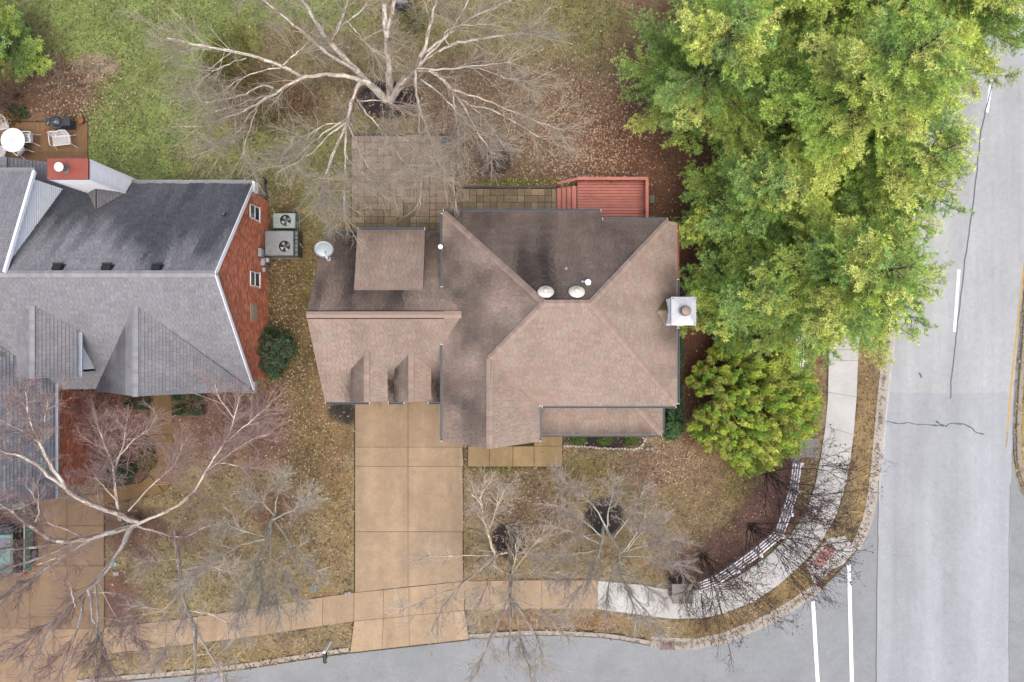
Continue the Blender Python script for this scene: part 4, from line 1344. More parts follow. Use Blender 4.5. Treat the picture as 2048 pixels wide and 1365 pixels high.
pier('square grey stone pier at the lower end of the curved fence, by the pavement', 1345, 1168, 1386, 1208, 1.1)
pier('long grey stone pier with pale cap between conifer and upright pavement', 1600, 877, 1637, 916, 0.55)
# upstand beside the long pier
mb = MB(); a = P(1598, 870, 0.7); b = P(1592, 914, 0.7)
mb.beam((a.x, a.y, 0.35), (b.x, b.y, 0.35), 0.1, 0.7, alb(128, 126, 118))
tag(ob('low_wall', mb, M_stone), 'thin low grey wall along the edge of the long stone pier', 'wall')
# rock at the fence end
mb = MB()
q = P(1586, 914, 0.2)
mb.lathe([(0.05, -0.2), (0.2, -0.18), (0.22, 0.0), (0.15, 0.08), (0.03, 0.1)], (q.x, q.y, 0.2), 10, alb(170, 160, 152)); mb.lathe([(0.05, -0.2), (0.16, -0.18), (0.18, 0.0), (0.1, 0.05), (0.02, 0.06)], (q.x + .25, q.y - .05, 0.18), 9, alb(160, 152, 146))
tag(ob('boulder', mb, M_stone, smooth=True), 'pale rounded boulder at the top end of the curved fence', 'rock')

# ================================================================== dish, air conditioners, mailbox, drain, boxes
dq = P(648, 499, 5.0)
dish = thing('satellite_dish', 'pale grey oval satellite dish at the upper corner of the brown garage roof', 'satellite dish', P(657, 517, 4.2))
mb = MB(); Md = Matrix.Rotation(math.radians(14), 3, 'Z') @ Matrix.Rotation(math.radians(36), 3, 'X')
prof = [(0.02, -0.06), (0.2, -0.045), (0.34, -0.015), (0.44, 0.03), (0.45, 0.035), (0.34, -0.005), (0.2, -0.035), (0.02, -0.05)]
mb.lathe(prof, dq, 28, alb(196, 206, 206), Md)
ob('reflector', mb, M_metal, dish, smooth=True)
mb = MB(); b0 = P(657, 518, 4.25); mb.tube([b0 + Vector((0, 0, -0.25)), b0 + Vector((0, 0, 0.15)), dq + Vector((0.05, -0.1, -0.12))], 0.035, 8, alb(200, 208, 210)); mb.box(b0 + Vector((0, 0, -0.1)), (0.18, 0.18, 0.06), alb(190, 196, 198)); ob('mast', mb, M_metal, dish)
mb = MB(); mb.tube([dq - Vector((0, 0.05, 0.1)), dq + Vector((0.2, -0.42, 0.22))], 0.018, 6, alb(200, 208, 210)); mb.box(dq + Vector((0.2, -0.42, 0.24)), (0.09, 0.12, 0.09), alb(214, 220, 222)); ob('feed_arm', mb, M_metal, dish)


def ac_unit(label, x0, x1, y0, y1, h, fan, fr, colr, panel=False):
    t = thing('air_conditioner', label, 'air conditioner', ((x0 + x1) / 2, (y0 + y1) / 2, 0), 'air conditioners by the brick wall')
    mb = MB(); mb.box(((x0 + x1) / 2, (y0 + y1) / 2, 0.05), (x1 - x0 + .1, y1 - y0 + .1, 0.1), alb(150, 146, 138)); ob('base_pad', mb, M_concrete, t)
    fx, fy = fan
    mb = MB()
    # casing with a round fan opening in the lid
    mb.prism([(x0, y0), (x1, y0), (x1, y1), (x0, y1)], 0.1, h - 0.22, colr * 0.9)
    for a, b in (((x0, y0), (x1, y0)), ((x1, y0), (x1, y1)), ((x1, y1), (x0, y1)), ((x0, y1), (x0, y0))):
        mb.beam((a[0], a[1], h - .11), (b[0], b[1], h - .11), 0.02, 0.22, colr * 0.92)
    n = 32; ring = [(fx + fr * math.cos(2 * math.pi * k / n), fy + fr * math.sin(2 * math.pi * k / n)) for k in range(n)]
    out = []
    for k in range(n):
        c, s = math.cos(2 * math.pi * k / n), math.sin(2 * math.pi * k / n)
        tx = ((x1 if c > 0 else x0) - fx) / c if abs(c) > 1e-6 else 1e9
        ty = ((y1 if s > 0 else y0) - fy) / s if abs(s) > 1e-6 else 1e9
        tt = min(tx, ty); out.append((fx + c * tt, fy + s * tt))
    V = [(p[0], p[1], h) for p in ring] + [(p[0], p[1], h) for p in out]
    mb.add(V, [(k, n + k, n + (k + 1) % n, (k + 1) % n) for k in range(n)], colr)
    for cx_, cy_ in ((x0, y0), (x1, y0), (x1, y1), (x0, y1)):
        # corner fill between rays
        best = sorted(range(n), key=lambda k: math.hypot(out[k][0] - cx_, out[k][1] - cy_))[:2]
        mb.add([(out[best[0]][0], out[best[0]][1], h), (out[best[1]][0], out[best[1]][1], h), (cx_, cy_, h)], [(0, 1, 2)], colr)
    ob('casing', mb, M_metal, t)
    mb = MB(); mb.lathe([(fr, 0), (fr, 0.2), (fr * 0.98, 0.2), (fr * 0.98, 0.0)], (fx, fy, h - 0.21), 28, alb(40, 44, 46)); mb.lathe([(fr * .97, 0), (0.01, 0.005)], (fx, fy, h - 0.2), 24, alb(28, 32, 34)); ob('fan_well', mb, M_dark, t)
    mb = MB()
    for k in range(4):
        a = k * math.pi / 2 + 0.5
        pts = [(fx + math.cos(a + da) * rr, fy + math.sin(a + da) * rr, h - 0.12 + zz) for da, rr, zz in ((-0.1, fr * .2, 0), (-0.35, fr * .88, .03), (0.35, fr * .88, -.03), (0.3, fr * .2, 0))]
        mb.add(pts + [(p[0], p[1], p[2] - .008) for p in pts], [(0, 1, 2, 3), (7, 6, 5, 4), (0, 4, 5, 1), (1, 5, 6, 2), (2, 6, 7, 3), (3, 7, 4, 0)], alb(190, 196, 196, 1.6) if k % 2 else alb(150, 154, 154, 1.4))
    mb.lathe([(fr * .22, -.03), (fr * .22, .03), (fr * .05, .04)], (fx, fy, h - .11), 14, alb(120, 126, 126)); ob('fan', mb, M_metal, t)
    mb = MB()
    for k in range(3):
        rg = fr * (0.35 + .3 * k); mb.tube([(fx + rg * math.cos(a), fy + rg * math.sin(a), h + .003) for a in np.linspace(0, 2 * math.pi, 21)], 0.004, 4, alb(90, 96, 98), cap=False)
    for k in range(8):
        a = k * math.pi / 4; mb.tube([(fx, fy, h + .003), (fx + math.cos(a) * fr, fy + math.sin(a) * fr, h + .003)], 0.004, 4, alb(90, 96, 98))
    ob('fan_guard', mb, M_metal, t)
    if panel:
        mb = MB()
        for k in range(6): mb.box((x1 + 0.08, y0 + 0.1 + k * 0.22, h * 0.45), (0.16, 0.19, h * 0.7), alb(118, 122, 124) * (0.8 + .1 * (k % 3)))
        mb.tube([(x1 + 0.2, y1 - 0.6, 0.7), (x1 + 0.24, y1 - 0.75, 0.3)], 0.03, 8, alb(220, 222, 222)); ob('side_panel', mb, M_metal, t)
    return t


ac_unit('smaller pale green air conditioner nearer the lawn', -12.68, -11.52, 6.0, 6.78, 0.82, (P(571, 441, .82).x, P(571, 441, .82).y), 0.3, alb(174, 192, 188))
ac_unit('larger grey air conditioner against the red brick wall', -12.98, -11.5, 4.5, 5.78, 1.2, (P(569, 493, 1.2).x, P(569, 493, 1.2).y), 0.30, alb(158, 164, 168), True)
# black drain hose by the house corner
mb = MB(); pts = [P(532, 405, 0.08), P(534, 388, 0.1), P(529, 372, 0.08), P(532, 362, 0.06), P(526, 354, 0.06)]
rs = []; pp = []
for v in resample(pts, n=60): pp.append(Vector(v)); rs.append(0.075 if len(pp) % 2 else 0.06)
mb.tube(pp, rs, 10, alb(44, 40, 42)); tag(ob('drain_hose', mb, M_dark), 'black corrugated drain hose on the grass at the brick house corner', 'drain hose')
# covered fire pit
t = thing('fire_pit', 'octagonal blue grey covered fire pit on the paved patio', 'fire pit', P(892, 286))
q = P(892, 286, 0.45)
mb = MB(); mb.lathe([(0.26, -0.42), (0.29, -0.3), (0.29, -0.02)], q, 8, alb(80, 86, 94)); ob('bowl', mb, M_dark, t)
mb = MB(); mb.lathe([(0.31, -0.06), (0.31, 0.0), (0.27, 0.03), (0.02, 0.06)], q, 8, alb(96, 104, 114))
for k in range(8):
    a = k * math.pi / 4; mb.tube([q + Vector((0, 0, .06)), q + Vector((math.cos(a) * .29, math.sin(a) * .29, .025))], 0.008, 4, alb(76, 82, 90))
ob('cover', mb, M_dark, t)
# mailbox
t = thing('mailbox', 'black mailbox on a white post at the street kerb', 'mailbox', P(661, 1284, 0))
pb_ = P(661, 1284, 0)
mb = MB(); mb.box((pb_.x, pb_.y, 0.62), (0.11, 0.11, 1.24), WP); mb.lathe([(0.07, 0), (0.08, .04), (0.03, .1)], (pb_.x, pb_.y, 1.24), 8, WP); ob('post', mb, M_white, t)
mb = MB(); mb.box((pb_.x, pb_.y - 0.28, 0.98), (0.1, 0.6, 0.09), WP); ob('arm', mb, M_white, t)
mb = MB(); n = 9; V = []
for yy in (-0.1, -0.62):
    V += [(pb_.x + 0.1 * math.cos(math.pi * k / (n - 1)), pb_.y + yy, 1.13 + 0.1 * math.sin(math.pi * k / (n - 1))) for k in range(n)] + [(pb_.x - .1, pb_.y + yy, 1.03), (pb_.x + .1, pb_.y + yy, 1.03)]
m = n + 2
mb.add(V, [(i, m + i, m + (i + 1) % m, (i + 1) % m) for i in range(m)] + [tuple(range(m - 1, -1, -1)), tuple(range(m, 2 * m))], alb(40, 40, 42)); ob('box', mb, M_dark, t)
mb = MB(); mb.box((pb_.x + .115, pb_.y - .45, 1.2), (0.015, 0.2, 0.05), alb(226, 208, 60)); ob('flag', mb, M_white, t)
# storm drain
t = thing('storm_drain', 'rusty storm drain grate set into the street kerb', 'drain', P(1335, 1288, RZ))
a = P(1320, 1300, RZ); b = P(1350, 1277, RZ)
mb = MB(); mb.prism([(a.x, a.y), (b.x, a.y), (b.x, b.y), (a.x, b.y)], RZ - 0.05, RZ + 0.016, alb(34, 28, 28)); ob('pit', mb, M_dark, t)
mb = MB()
for k in range(9):
    x = a.x + (k + .5) * (b.x - a.x) / 9; mb.box((x, (a.y + b.y) / 2, RZ + .035), (0.035, b.y - a.y, .03), alb(120, 92, 84))
for k in range(5):
    y = a.y + (k + .5) * (b.y - a.y) / 5; mb.box(((a.x + b.x) / 2, y, RZ + .036), (b.x - a.x, 0.035, .026), alb(126, 98, 88))
ob('grate', mb, M_metal, t)
# small utility lids
for px, py, s, c, lab in ((231, 1128, .22, (150, 190, 176), 'small round pale green utility lid by the neighbour driveway'), (233, 1147, .3, (196, 184, 172), 'small pale rectangular utility lid by the neighbour driveway'), (628, 1176, .42, (128, 144, 134), 'grey green utility box lid in the front lawn near the pavement')):
    q = P(px, py); mb = MB()
    if s < .25: mb.lathe([(s * .6, 0), (s * .6, .05), (s * .5, .07)], (q.x, q.y, 0), 14, alb(*c))
    else: mb.box((q.x, q.y, .035), (s, s * .7, .07), alb(*c), rz=.1); mb.box((q.x, q.y, .075), (s * .8, s * .5, .02), alb(*c) * .9, rz=.1)
    tag(ob('utility_lid', mb, M_concrete), lab, 'utility lid', 'utility lids in the front lawns')
# stone edging of the front bed
edge = [(1126, 893), (1160, 893), (1200, 897), (1240, 898), (1268, 899), (1283, 894), (1290, 882), (1294, 870)]
es = thing('bed_edging', 'row of small pale edging stones round the dark front bed', 'edging', P(1210, 896))
pts = resample(edge, n=33)
for i in range(32):
    m_ = (pts[i] + pts[i + 1]) / 2; q = P(m_[0], m_[1] + random.uniform(-1, 1), 0.05)
    d = math.atan2(-(pts[i + 1][1] - pts[i][1]), pts[i + 1][0] - pts[i][0])
    mb = MB(); mb.box(q, (0.135 * random.uniform(.85, 1.0), 0.12 * random.uniform(.8, 1.15), 0.12), alb(176, 168, 154, 1.5) * random.uniform(.8, 1.15), rz=d + random.uniform(-.15, .15))
    ob('stone', mb, M_stone, es, bevel=0.012)
for i, (px, py) in enumerate(((699, 1186), (692, 1188), (1295, 898), (1303, 897))):
    q = P(px, py, 0.05); mb = MB(); mb.lathe([(0.03, -.05), (.1, -.04), (.12, .02), (.06, .07), (.01, .08)], q, 8, alb(186, 178, 168) * (1 - .08 * i))
    tag(ob('rock', mb, M_stone, smooth=True), ['small pale rock at the driveway and pavement corner, touching the driveway', 'small pale rock at the driveway and pavement corner, on the lawn side', 'loose stone just past the end of the bed edging', 'outermost loose stone beside the bed edging'][i], 'rock', 'small loose rocks')

# ================================================================== patio furniture next door
WF = np.array([0.50, 0.50, 0.51])


def lattice(mb, x0, x1, fn, n, m, r=0.009, col=WF):
    """diagonal lattice on a surface fn(s,t) with s,t in 0..1"""
    for k in range(-m, n):
        a0, a1 = k / n, (k + m) / n
        s0, s1 = max(0, a0), min(1, a1)
        if s1 <= s0: continue
        t0 = (s0 - a0) * n / m; t1 = (s1 - a0) * n / m
        mb.tube([fn(s0, t0), fn(s1, t1)], r, 4, col, cap=False)
        mb.tube([fn(s0, 1 - t0), fn(s1, 1 - t1)], r, 4, col, cap=False)


def make_chair(name, label, w, group, cat):
    """metal garden seat in local coordinates: sits on z=0, faces -Y"""
    t = thing(name, label, cat, (0, 0, 0), group)
    d = 0.46
    mb = MB()
    fn = lambda s, q: Vector((-w / 2 + s * w, -d / 2 + q * d, 0.43 - 0.03 * math.sin(q * math.pi)))
    lattice(mb, 0, 1, fn, int(7 * w / .45), 7, r=0.009)
    mb.tube([fn(0, 0), fn(1, 0), fn(1, 1), fn(0, 1), fn(0, 0)], 0.02, 6, WF); ob('seat', mb, M_white, t, local=True)
    mb = MB()
    nh = 1 if w < 0.7 else 2
    def fb(s, q):
        hump = 0.10 * abs(math.sin(s * nh * math.pi)) if nh > 1 else 0.12 * math.sin(s * math.pi)
        return Vector((-w / 2 + s * w, d / 2 + 0.02 + 0.14 * q, 0.48 + q * (0.34 + hump)))
    lattice(mb, 0, 1, fb, int(6 * w / .45), 5, r=0.009)
    mb.tube([fb(s, 1) for s in np.linspace(0, 1, 15)], 0.02, 6, WF); mb.tube([fb(0, 0), fb(0, 1)], 0.02, 6, WF); mb.tube([fb(1, 0), fb(1, 1)], 0.02, 6, WF); mb.tube([fb(0, 0), fb(1, 0)], 0.018, 6, WF)
    for h_ in range(nh):
        for k in range(3):
            c = fb((h_ + .5) / nh, .25 + .25 * k); ring = [c + Vector((0.07 * math.cos(a), 0.02 * math.sin(a), 0.06 * math.sin(a))) for a in np.linspace(0, 2 * math.pi, 11)]
            mb.tube(ring, 0.010, 4, WF, cap=False)
    ob('backrest', mb, M_white, t, local=True)
    for s in (-1, 1):
        mb = MB(); x = s * (w / 2 + 0.03)
        mb.tube([(x, d / 2 + .08, 0.72), (x + s * .03, 0.05, 0.67), (x + s * .03, -d / 2 + .02, 0.66), (x, -d / 2 - .02, 0.58), (x, -d / 2 + .02, 0.43)], 0.02, 6, WF); ob('armrest', mb, M_white, t, local=True)
        mb = MB(); mb.tube([(x - s * .03, -d / 2, 0.43), (x + s * .0, -d / 2 - .03, 0.22), (x + s * .05, -d / 2 - .10, 0.0)], 0.02, 6, WF); ob('leg', mb, M_white, t, local=True)
        mb = MB(); mb.tube([(x - s * .03, d / 2, 0.45), (x, d / 2 + .05, 0.22), (x + s * .05, d / 2 + .14, 0.0)], 0.02, 6, WF); ob('leg', mb, M_white, t, local=True)
    return t


ch0 = make_chair('garden_chair', '', 0.46, 'white lattice chairs round the garden table', 'chair')
chairs = [((57, 277), 1.75 + math.pi, 'white lattice garden chair to the right of the round white table'), ((40, 300), 2.35 + math.pi - .2, 'white lattice garden chair between round white table and the grey roof ridge'),
          ((3, 303), 1.15 - .2, 'white lattice garden chair below the round table, cut by the left edge'), ((8, 250), 3.4 + math.pi, 'white lattice garden chair at the upper left of the round white table')]
tc = P(25, 281, 0)
for i, (pp, rz, lab) in enumerate(chairs):
    o = ch0 if i == 0 else copy_tree(ch0)
    q = P(*pp, 0.45); o.location = (q.x, q.y, 0.03)
    dirv = Vector((tc.x - q.x, tc.y - q.y)); o.rotation_euler = (0, 0, math.atan2(dirv.y, dirv.x) + math.pi / 2)
    o['label'] = lab
bench = make_chair('garden_bench', 'white lattice two seat garden bench in front of the black grill', 0.95, None, 'bench')
q = P(124, 282, 0.45); bench.location = (q.x, q.y, 0.03); bench.rotation_euler = (0, 0, 0.12)
t = thing('garden_table', 'round white metal garden table with a centre hole', 'table', (tc.x, tc.y, 0.03))
q = P(26, 281, 0.74)
mb = MB(); mb.lathe([(0.03, 0.0), (0.03, 0.03), (0.62, 0.03), (0.645, 0.015), (0.62, -0.01), (0.1, -0.01)], (q.x, q.y, 0.74), 36, WF)
for k in range(18):
    a = k * math.pi / 9
    for r_ in (0.09, 0.13): mb.box((q.x + r_ * math.cos(a), q.y + r_ * math.sin(a), 0.772), (.018, .018, .004), alb(120, 116, 112))
ob('tabletop', mb, M_white, t)
for k in range(4):
    a = k * math.pi / 2 + .6; mb = MB(); mb.tube([(q.x + .08 * math.cos(a), q.y + .08 * math.sin(a), .72), (q.x + .12 * math.cos(a), q.y + .12 * math.sin(a), .35), (q.x + .42 * math.cos(a), q.y + .42 * math.sin(a), .03)], .025, 6, WF); ob('leg', mb, M_white, t)
# grill
t = thing('barbecue_grill', 'black round lidded charcoal grill with side shelves', 'grill', P(115, 246, 0))
q = P(113, 244, 0.95); GK = alb(56, 58, 62)
mb = MB(); mb.lathe([(0.31, 0), (0.30, .06), (.25, .16), (.16, .23), (.05, .26), (.01, .262)], (q.x, q.y, .93), 26, alb(74, 78, 84)); mb.lathe([(.33, -.02), (.33, .01), (.30, .01)], (q.x, q.y, .93), 26, alb(110, 112, 112)); mb.tube([(q.x - .08, q.y, 1.19), (q.x - .05, q.y, 1.24), (q.x + .05, q.y, 1.24), (q.x + .08, q.y, 1.19)], .014, 6, GK); ob('lid', mb, M_carpaint, t, smooth=False)
mb = MB(); mb.lathe([(.12, 0), (.26, .08), (.31, .25)], (q.x, q.y, .67), 22, GK); ob('bowl', mb, M_dark, t)
for s, wd in ((-1, .36), (1, .40)):
    mb = MB(); mb.box((q.x + s * (.30 + wd / 2 - .03), q.y + .02, .88), (wd, .42, .035), alb(64, 68, 74)); ob('side_shelf', mb, M_dark, t, bevel=.012)
mb = MB(); mb.tube([(q.x - .52, q.y - .12, .91), (q.x - .44, q.y + .02, .915)], .018, 6, alb(200, 210, 206)); ob('lighter', mb, M_white, t)
for a, b in ((-.5, -.18), (.5, -.18), (-.5, .18), (.5, .18)):
    mb = MB(); mb.tube([(q.x + a, q.y + b, .87), (q.x + a, q.y + b, 0.03)], .018, 6, GK); ob('leg', mb, M_dark, t)
mb = MB(); mb.box((q.x, q.y, .2), (1.0, .38, .025), GK); ob('lower_shelf', mb, M_dark, t)
for px, py, r_, lab in ((161, 241, .17, 'terracotta plant pot at the corner of the brown terrace beside the lawn'), (95, 264, .15, 'small rust brown pot between the grill and the white bench')):
    q = P(px, py, .25); mb = MB(); mb.lathe([(r_ * .65, -.25), (r_ * .95, 0), (r_ * 1.08, 0), (r_ * 1.08, .05), (r_ * .9, .05), (r_ * .85, 0.0), (.01, 0.0)], q, 18, alb(166, 108, 76)); t = ob('plant_pot', mb, M_stone); tag(t, lab, 'plant pot', 'terracotta pots on the terrace')

# ================================================================== green car
car = thing('parked_car', 'dark green estate car parked nose-in at the grey garage, cut by the left edge', 'car', (-26.62, -10.05, 0.03))
CG = alb(120, 158, 148)


def loft(secs, col):
    """secs: list of (y, [(x,z) half profile from bottom centre to top centre])"""
    mb = MB(); V = []; m = len(secs[0][1])
    for y, pr in secs:
        V += [(x, y, z) for x, z in pr] + [(-x, y, z) for x, z in pr[::-1]]
    k = 2 * m; Fc = []
    for i in range(len(secs) - 1):
        for j in range(k - 1): Fc.append((i * k + j, i * k + j + 1, (i + 1) * k + j + 1, (i + 1) * k + j))
        Fc.append((i * k + k - 1, i * k, (i + 1) * k, (i + 1) * k + k - 1))
    Fc.append(tuple(range(k - 1, -1, -1))); Fc.append(tuple((len(secs) - 1) * k + j for j in range(k)))
    mb.add(V, Fc, col)
    return mb


def sec(w, zt, zb=.28): return [(0, zb), (w * .92, zb), (w, zb + .12), (w, zb + .35), (w * .97, zt - .06), (w * .85, zt), (0, zt + .02)]


ob('body', loft([(-2.28, sec(.72, .95, .4)), (-2.2, sec(.84, 1.02)), (-1.6, sec(.9, 1.04)), (0.6, sec(.9, 1.04)), (1.0, sec(.89, 1.0)), (1.9, sec(.86, .93)), (2.2, sec(.78, .8)), (2.3, sec(.7, .68, .4))], CG), M_carpaint, car, local=True, smooth=False, bevel=0.02)


def sec2(w0, w1, z0, z1): return [(0, z0), (w0, z0), (w0, z0 + .02), (w1, z1 - .05), (w1 * .9, z1), (0, z1 + .02)]


ob('cabin', loft([(-2.15, sec2(.80, .7, 1.0, 1.2)), (-1.95, sec2(.82, .68, 1.0, 1.58)), (-1.2, sec2(.83, .68, 1.0, 1.64)), (0.0, sec2(.83, .68, 1.0, 1.64)), (.35, sec2(.82, .66, 1.0, 1.56)), (1.12, sec2(.78, .70, .96, 1.02))], alb(30, 34, 36)), M_glass, car, local=True)
mb = MB(); mb.add([(-.66, -1.98, 1.66), (.66, -1.98, 1.66), (.67, -.02, 1.69), (-.67, -.02, 1.69), (-.70, -2.0, 1.60), (.70, -2.0, 1.60), (.71, 0.04, 1.62), (-.71, .04, 1.62)], [(0, 1, 2, 3), (0, 4, 5, 1), (1, 5, 6, 2), (2, 6, 7, 3), (3, 7, 4, 0)], CG); ob('car_roof', mb, M_carpaint, car, local=True)
mb = MB(); mb.box((.1, -.45, 1.695), (.9, .5, .02), alb(120, 120, 140)); ob('sunroof', mb, M_glass, car, local=True)
for s in (-1, 1):
    mb = MB(); mb.tube([(s * .6, -1.8, 1.70), (s * .6, -1.0, 1.745), (s * .6, -.2, 1.72)], .022, 6, alb(190, 196, 196)); ob('roof_rail', mb, M_metal, car, local=True)
    mb = MB(); mb.box((s * 1.02, .55, 1.1), (.22, .14, .16), alb(240, 240, 244)); mb.beam((s * .85, .6, 1.05), (s * .98, .57, 1.08), .05, .06, CG); ob('wing_mirror', mb, M_carpaint, car, local=True, bevel=.03)
    mb = MB(); mb.box((s * .80, -2.26, .88), (.16, .1, .26), alb(214, 24, 30)); ob('tail_light', mb, M_glass, car, local=True)
    for y in (-1.4, 1.4):
        mb = MB(); mb.lathe([(.2, -.1), (.33, -.1), (.34, 0), (.33, .1), (.2, .1)], (s * .82, y, .33), 20, alb(36, 36, 38), Matrix.Rotation(math.pi / 2, 3, 'Y')); w_ = ob('wheel', mb, M_dark, car, local=True)
        mb = MB(); mb.lathe([(.2, -.08), (.2, .105), (.05, .11)], (s * .82, y, .33), 14, alb(170, 172, 176), Matrix.Rotation(s * math.pi / 2, 3, 'Y')); ob('rim', mb, M_metal, w_, local=True)

# ================================================================== vegetation
def norm(a): return a / (np.linalg.norm(a, axis=-1, keepdims=True) + 1e-9)


def tubes_np(Pt, R, sides):
    """Pt (n,k,3), R (n,k) -> verts, quads"""
    n, k, _ = Pt.shape
    T = np.empty_like(Pt); T[:, 1:-1] = Pt[:, 2:] - Pt[:, :-2]; T[:, 0] = Pt[:, 1] - Pt[:, 0]; T[:, -1] = Pt[:, -1] - Pt[:, -2]
    T = norm(T)
    ref = np.where(np.abs(T[:, :1, 2:3]) < 0.8, np.array([0, 0, 1.0]), np.array([1.0, 0, 0]))
    ref = np.broadcast_to(ref, T.shape)
    S = norm(np.cross(T, ref)); U = np.cross(T, S)
    a = np.arange(sides) * 2 * np.pi / sides
    V = Pt[:, :, None, :] + (S[:, :, None, :] * np.cos(a)[None, None, :, None] + U[:, :, None, :] * np.sin(a)[None, None, :, None]) * R[:, :, None, None]
    idx = np.arange(n * k * sides).reshape(n, k, sides)
    nx = np.roll(idx, -1, axis=2)
    Q = np.stack([idx[:, :-1], nx[:, :-1], nx[:, 1:], idx[:, 1:]], -1).reshape(-1, 4)
    return V.reshape(-1, 3), Q


def spawn(par, plen, N, rr, l0, l1, spread, up, k, tmin=0.2, follow=0.75, scale_by_t=0.5):
    """N children grown from the parent polylines (n,kp,3)"""
    n, kp, _ = par.shape
    pick = rr.choice(n, N, p=plen / plen.sum())
    t = rr.uniform(tmin, 1.0, N) ** 0.8
    f = t * (kp - 1); i = np.minimum(f.astype(int), kp - 2); fr = (f - i)[:, None]
    base = par[pick, i] * (1 - fr) + par[pick, i + 1] * fr
    tan_ = norm(par[pick, i + 1] - par[pick, i])
    d = norm(tan_ * follow + rr.normal(0, 1, (N, 3)) * spread + np.array([0, 0, up]))
    L = rr.uniform(l0, l1, N) * (1 - scale_by_t * t)
    pts = np.empty((N, k, 3)); pts[:, 0] = base
    for j in range(1, k):
        d = norm(d + rr.normal(0, 0.10, (N, 3)) + np.array([0, 0, up * 0.15]))
        pts[:, j] = pts[:, j - 1] + d * (L / (k - 1))[:, None]
    return pts, L


def bare_tree(name, label, cat, base_px, limbs, bark, twigc, seed, group=None, n1=2.6, n2=4, n3=4, l1=(0.9, 2.4), l2=(0.45, 1.2), l3=(0.25, 0.65), spread=0.36, up=0.06, r3=0.0048, flaky=True, follow=0.85):
    """limbs: list of (pixel path, z0, z1, r0, r1). Each limb is a part; the fine branches and twigs are one part."""
    rr = np.random.default_rng(seed)
    t = thing(name, label, cat, P(*base_px), group)
    arr = []
    for li, (path, z0, z1, r0, r1) in enumerate(limbs):
        n = len(path)
        pz = resample([(a, b) for a, b in path], n=max(8, n * 3))
        # smooth a little
        for _ in range(2): pz[1:-1] = pz[1:-1] * 0.5 + (pz[:-2] + pz[2:]) * 0.25
        m = len(pz)
        zz = z0 + (z1 - z0) * np.linspace(0, 1, m) ** 0.9
        w = np.array([tuple(P(pz[i][0], pz[i][1], zz[i])) for i in range(m)])
        if li > 0 or True:
            w[1:-1] += rr.normal(0, 0.02, (m - 2, 3))
        rad = (.95 if r0 > .09 else 1.2) * (r0 + (r1 - r0) * np.linspace(0, 1, m) ** 0.8)
        rad = rad * rr.uniform(0.9, 1.12, m)
        V, Q = tubes_np(w[None], rad[None], 8 if r0 > .05 else 6)
        nf = len(Q)
        c = np.tile(bark, (nf, 1)) * rr.uniform(0.75, 1.2, (nf, 1))
        if flaky:
            pk = rr.random(nf) < 0.25
            c[pk] = alb(206, 170, 148) * rr.uniform(.8, 1.2, (pk.sum(), 1))
            pk = rr.random(nf) < 0.15
            c[pk] = alb(226, 216, 206) * rr.uniform(.9, 1.1, (pk.sum(), 1))
            pk = rr.random(nf) < 0.18
            c[pk] = bark * 0.6
        ob('trunk' if r0 > 0.13 else 'limb', mesh_np('limb', V, Q, c, 'FACE', True), M_bark, t)
        arr.append(resample(w, n=10))
    par = np.array(arr); plen = np.linalg.norm(np.diff(par, axis=1), axis=2).sum(1)
    p1, L1 = spawn(par, plen, int(plen.sum() * n1), rr, l1[0], l1[1], spread, up, 6, 0.30, follow)
    p2, L2 = spawn(p1, L1, len(p1) * n2, rr, l2[0], l2[1], spread, up, 4, 0.15, follow)
    p3, L3 = spawn(p2, L2, len(p2) * n3, rr, l3[0], l3[1], spread * 1.1, up, 3, 0.1, follow)
    vs = []; qs = []; cs = []; o = 0
    for pts, ra, rb_, sd2, k_ in ((p1, 0.013, 0.006, 4, 1.2), (p2, 0.0075, 0.0045, 3, 1.05), (p3, r3, r3 * .6, 3, 0.95)):
        R = np.linspace(ra, rb_, pts.shape[1])[None] * rr.uniform(.7, 1.25, (len(pts), 1))
        V, Q = tubes_np(pts, R, sd2)
        c = np.repeat(twigc * k_ * rr.uniform(.75, 1.25, (len(pts), 1)), len(Q) // len(pts), 0)
        vs.append(V); qs.append(Q + o); cs.append(c); o += len(V)
    tw = ob('twigs', mesh_np('twigs', np.concatenate(vs), np.concatenate(qs), np.concatenate(cs)), M_twig, t)
    tw['kind'] = 'stuff'
    return t, p3


BK = alb(212, 203, 188, 1.85)
TWG = alb(188, 176, 156, 1.35)
L = []
def limb(path, z0, z1, r0, r1=None): L.append((path, z0, z1, r0, r1 if r1 is not None else max(0.014, r0 * 0.35)))


# --- large multi-trunk birch in the back yard
limb([(780, 200), (779, 150), (777, 110), (774, 70)], 0, 5, .22, .15)
limb([(774, 72), (769, 30), (767, 0), (764, -70)], 5, 8, .14, .08)
limb([(775, 72), (784, 25), (790, -10), (798, -60)], 5, 8, .12, .07)
limb([(772, 200), (735, 165), (700, 128), (660, 85), (632, 45), (605, 0), (580, -50)], 0, 8.5, .22, .05)
limb([(712, 140), (660, 112), (614, 71), (553, 22), (526, 0), (480, -40)], 3, 8, .10)
limb([(665, 78), (680, 51), (690, 24), (697, 0), (700, -30)], 5, 8, .07)
limb([(680, 51), (714, 32), (741, 0)], 5.5, 8, .05)
limb([(692, 42), (706, 54), (728, 84), (750, 105)], 5.6, 7, .022)
limb([(738, 168), (700, 152), (650, 147), (602, 156), (560, 181), (516, 208), (480, 225), (441, 240), (394, 259)], 2, 8, .14, .012)
limb([(605, 155), (577, 137), (529, 120), (480, 105), (431, 98), (380, 88), (333, 76)], 3.6, 8, .085)
limb([(431, 99), (395, 99), (355, 104)], 6, 7.5, .03)
limb([(545, 176), (529, 168), (489, 190), (455, 198), (410, 206)], 4.5, 7.5, .04)
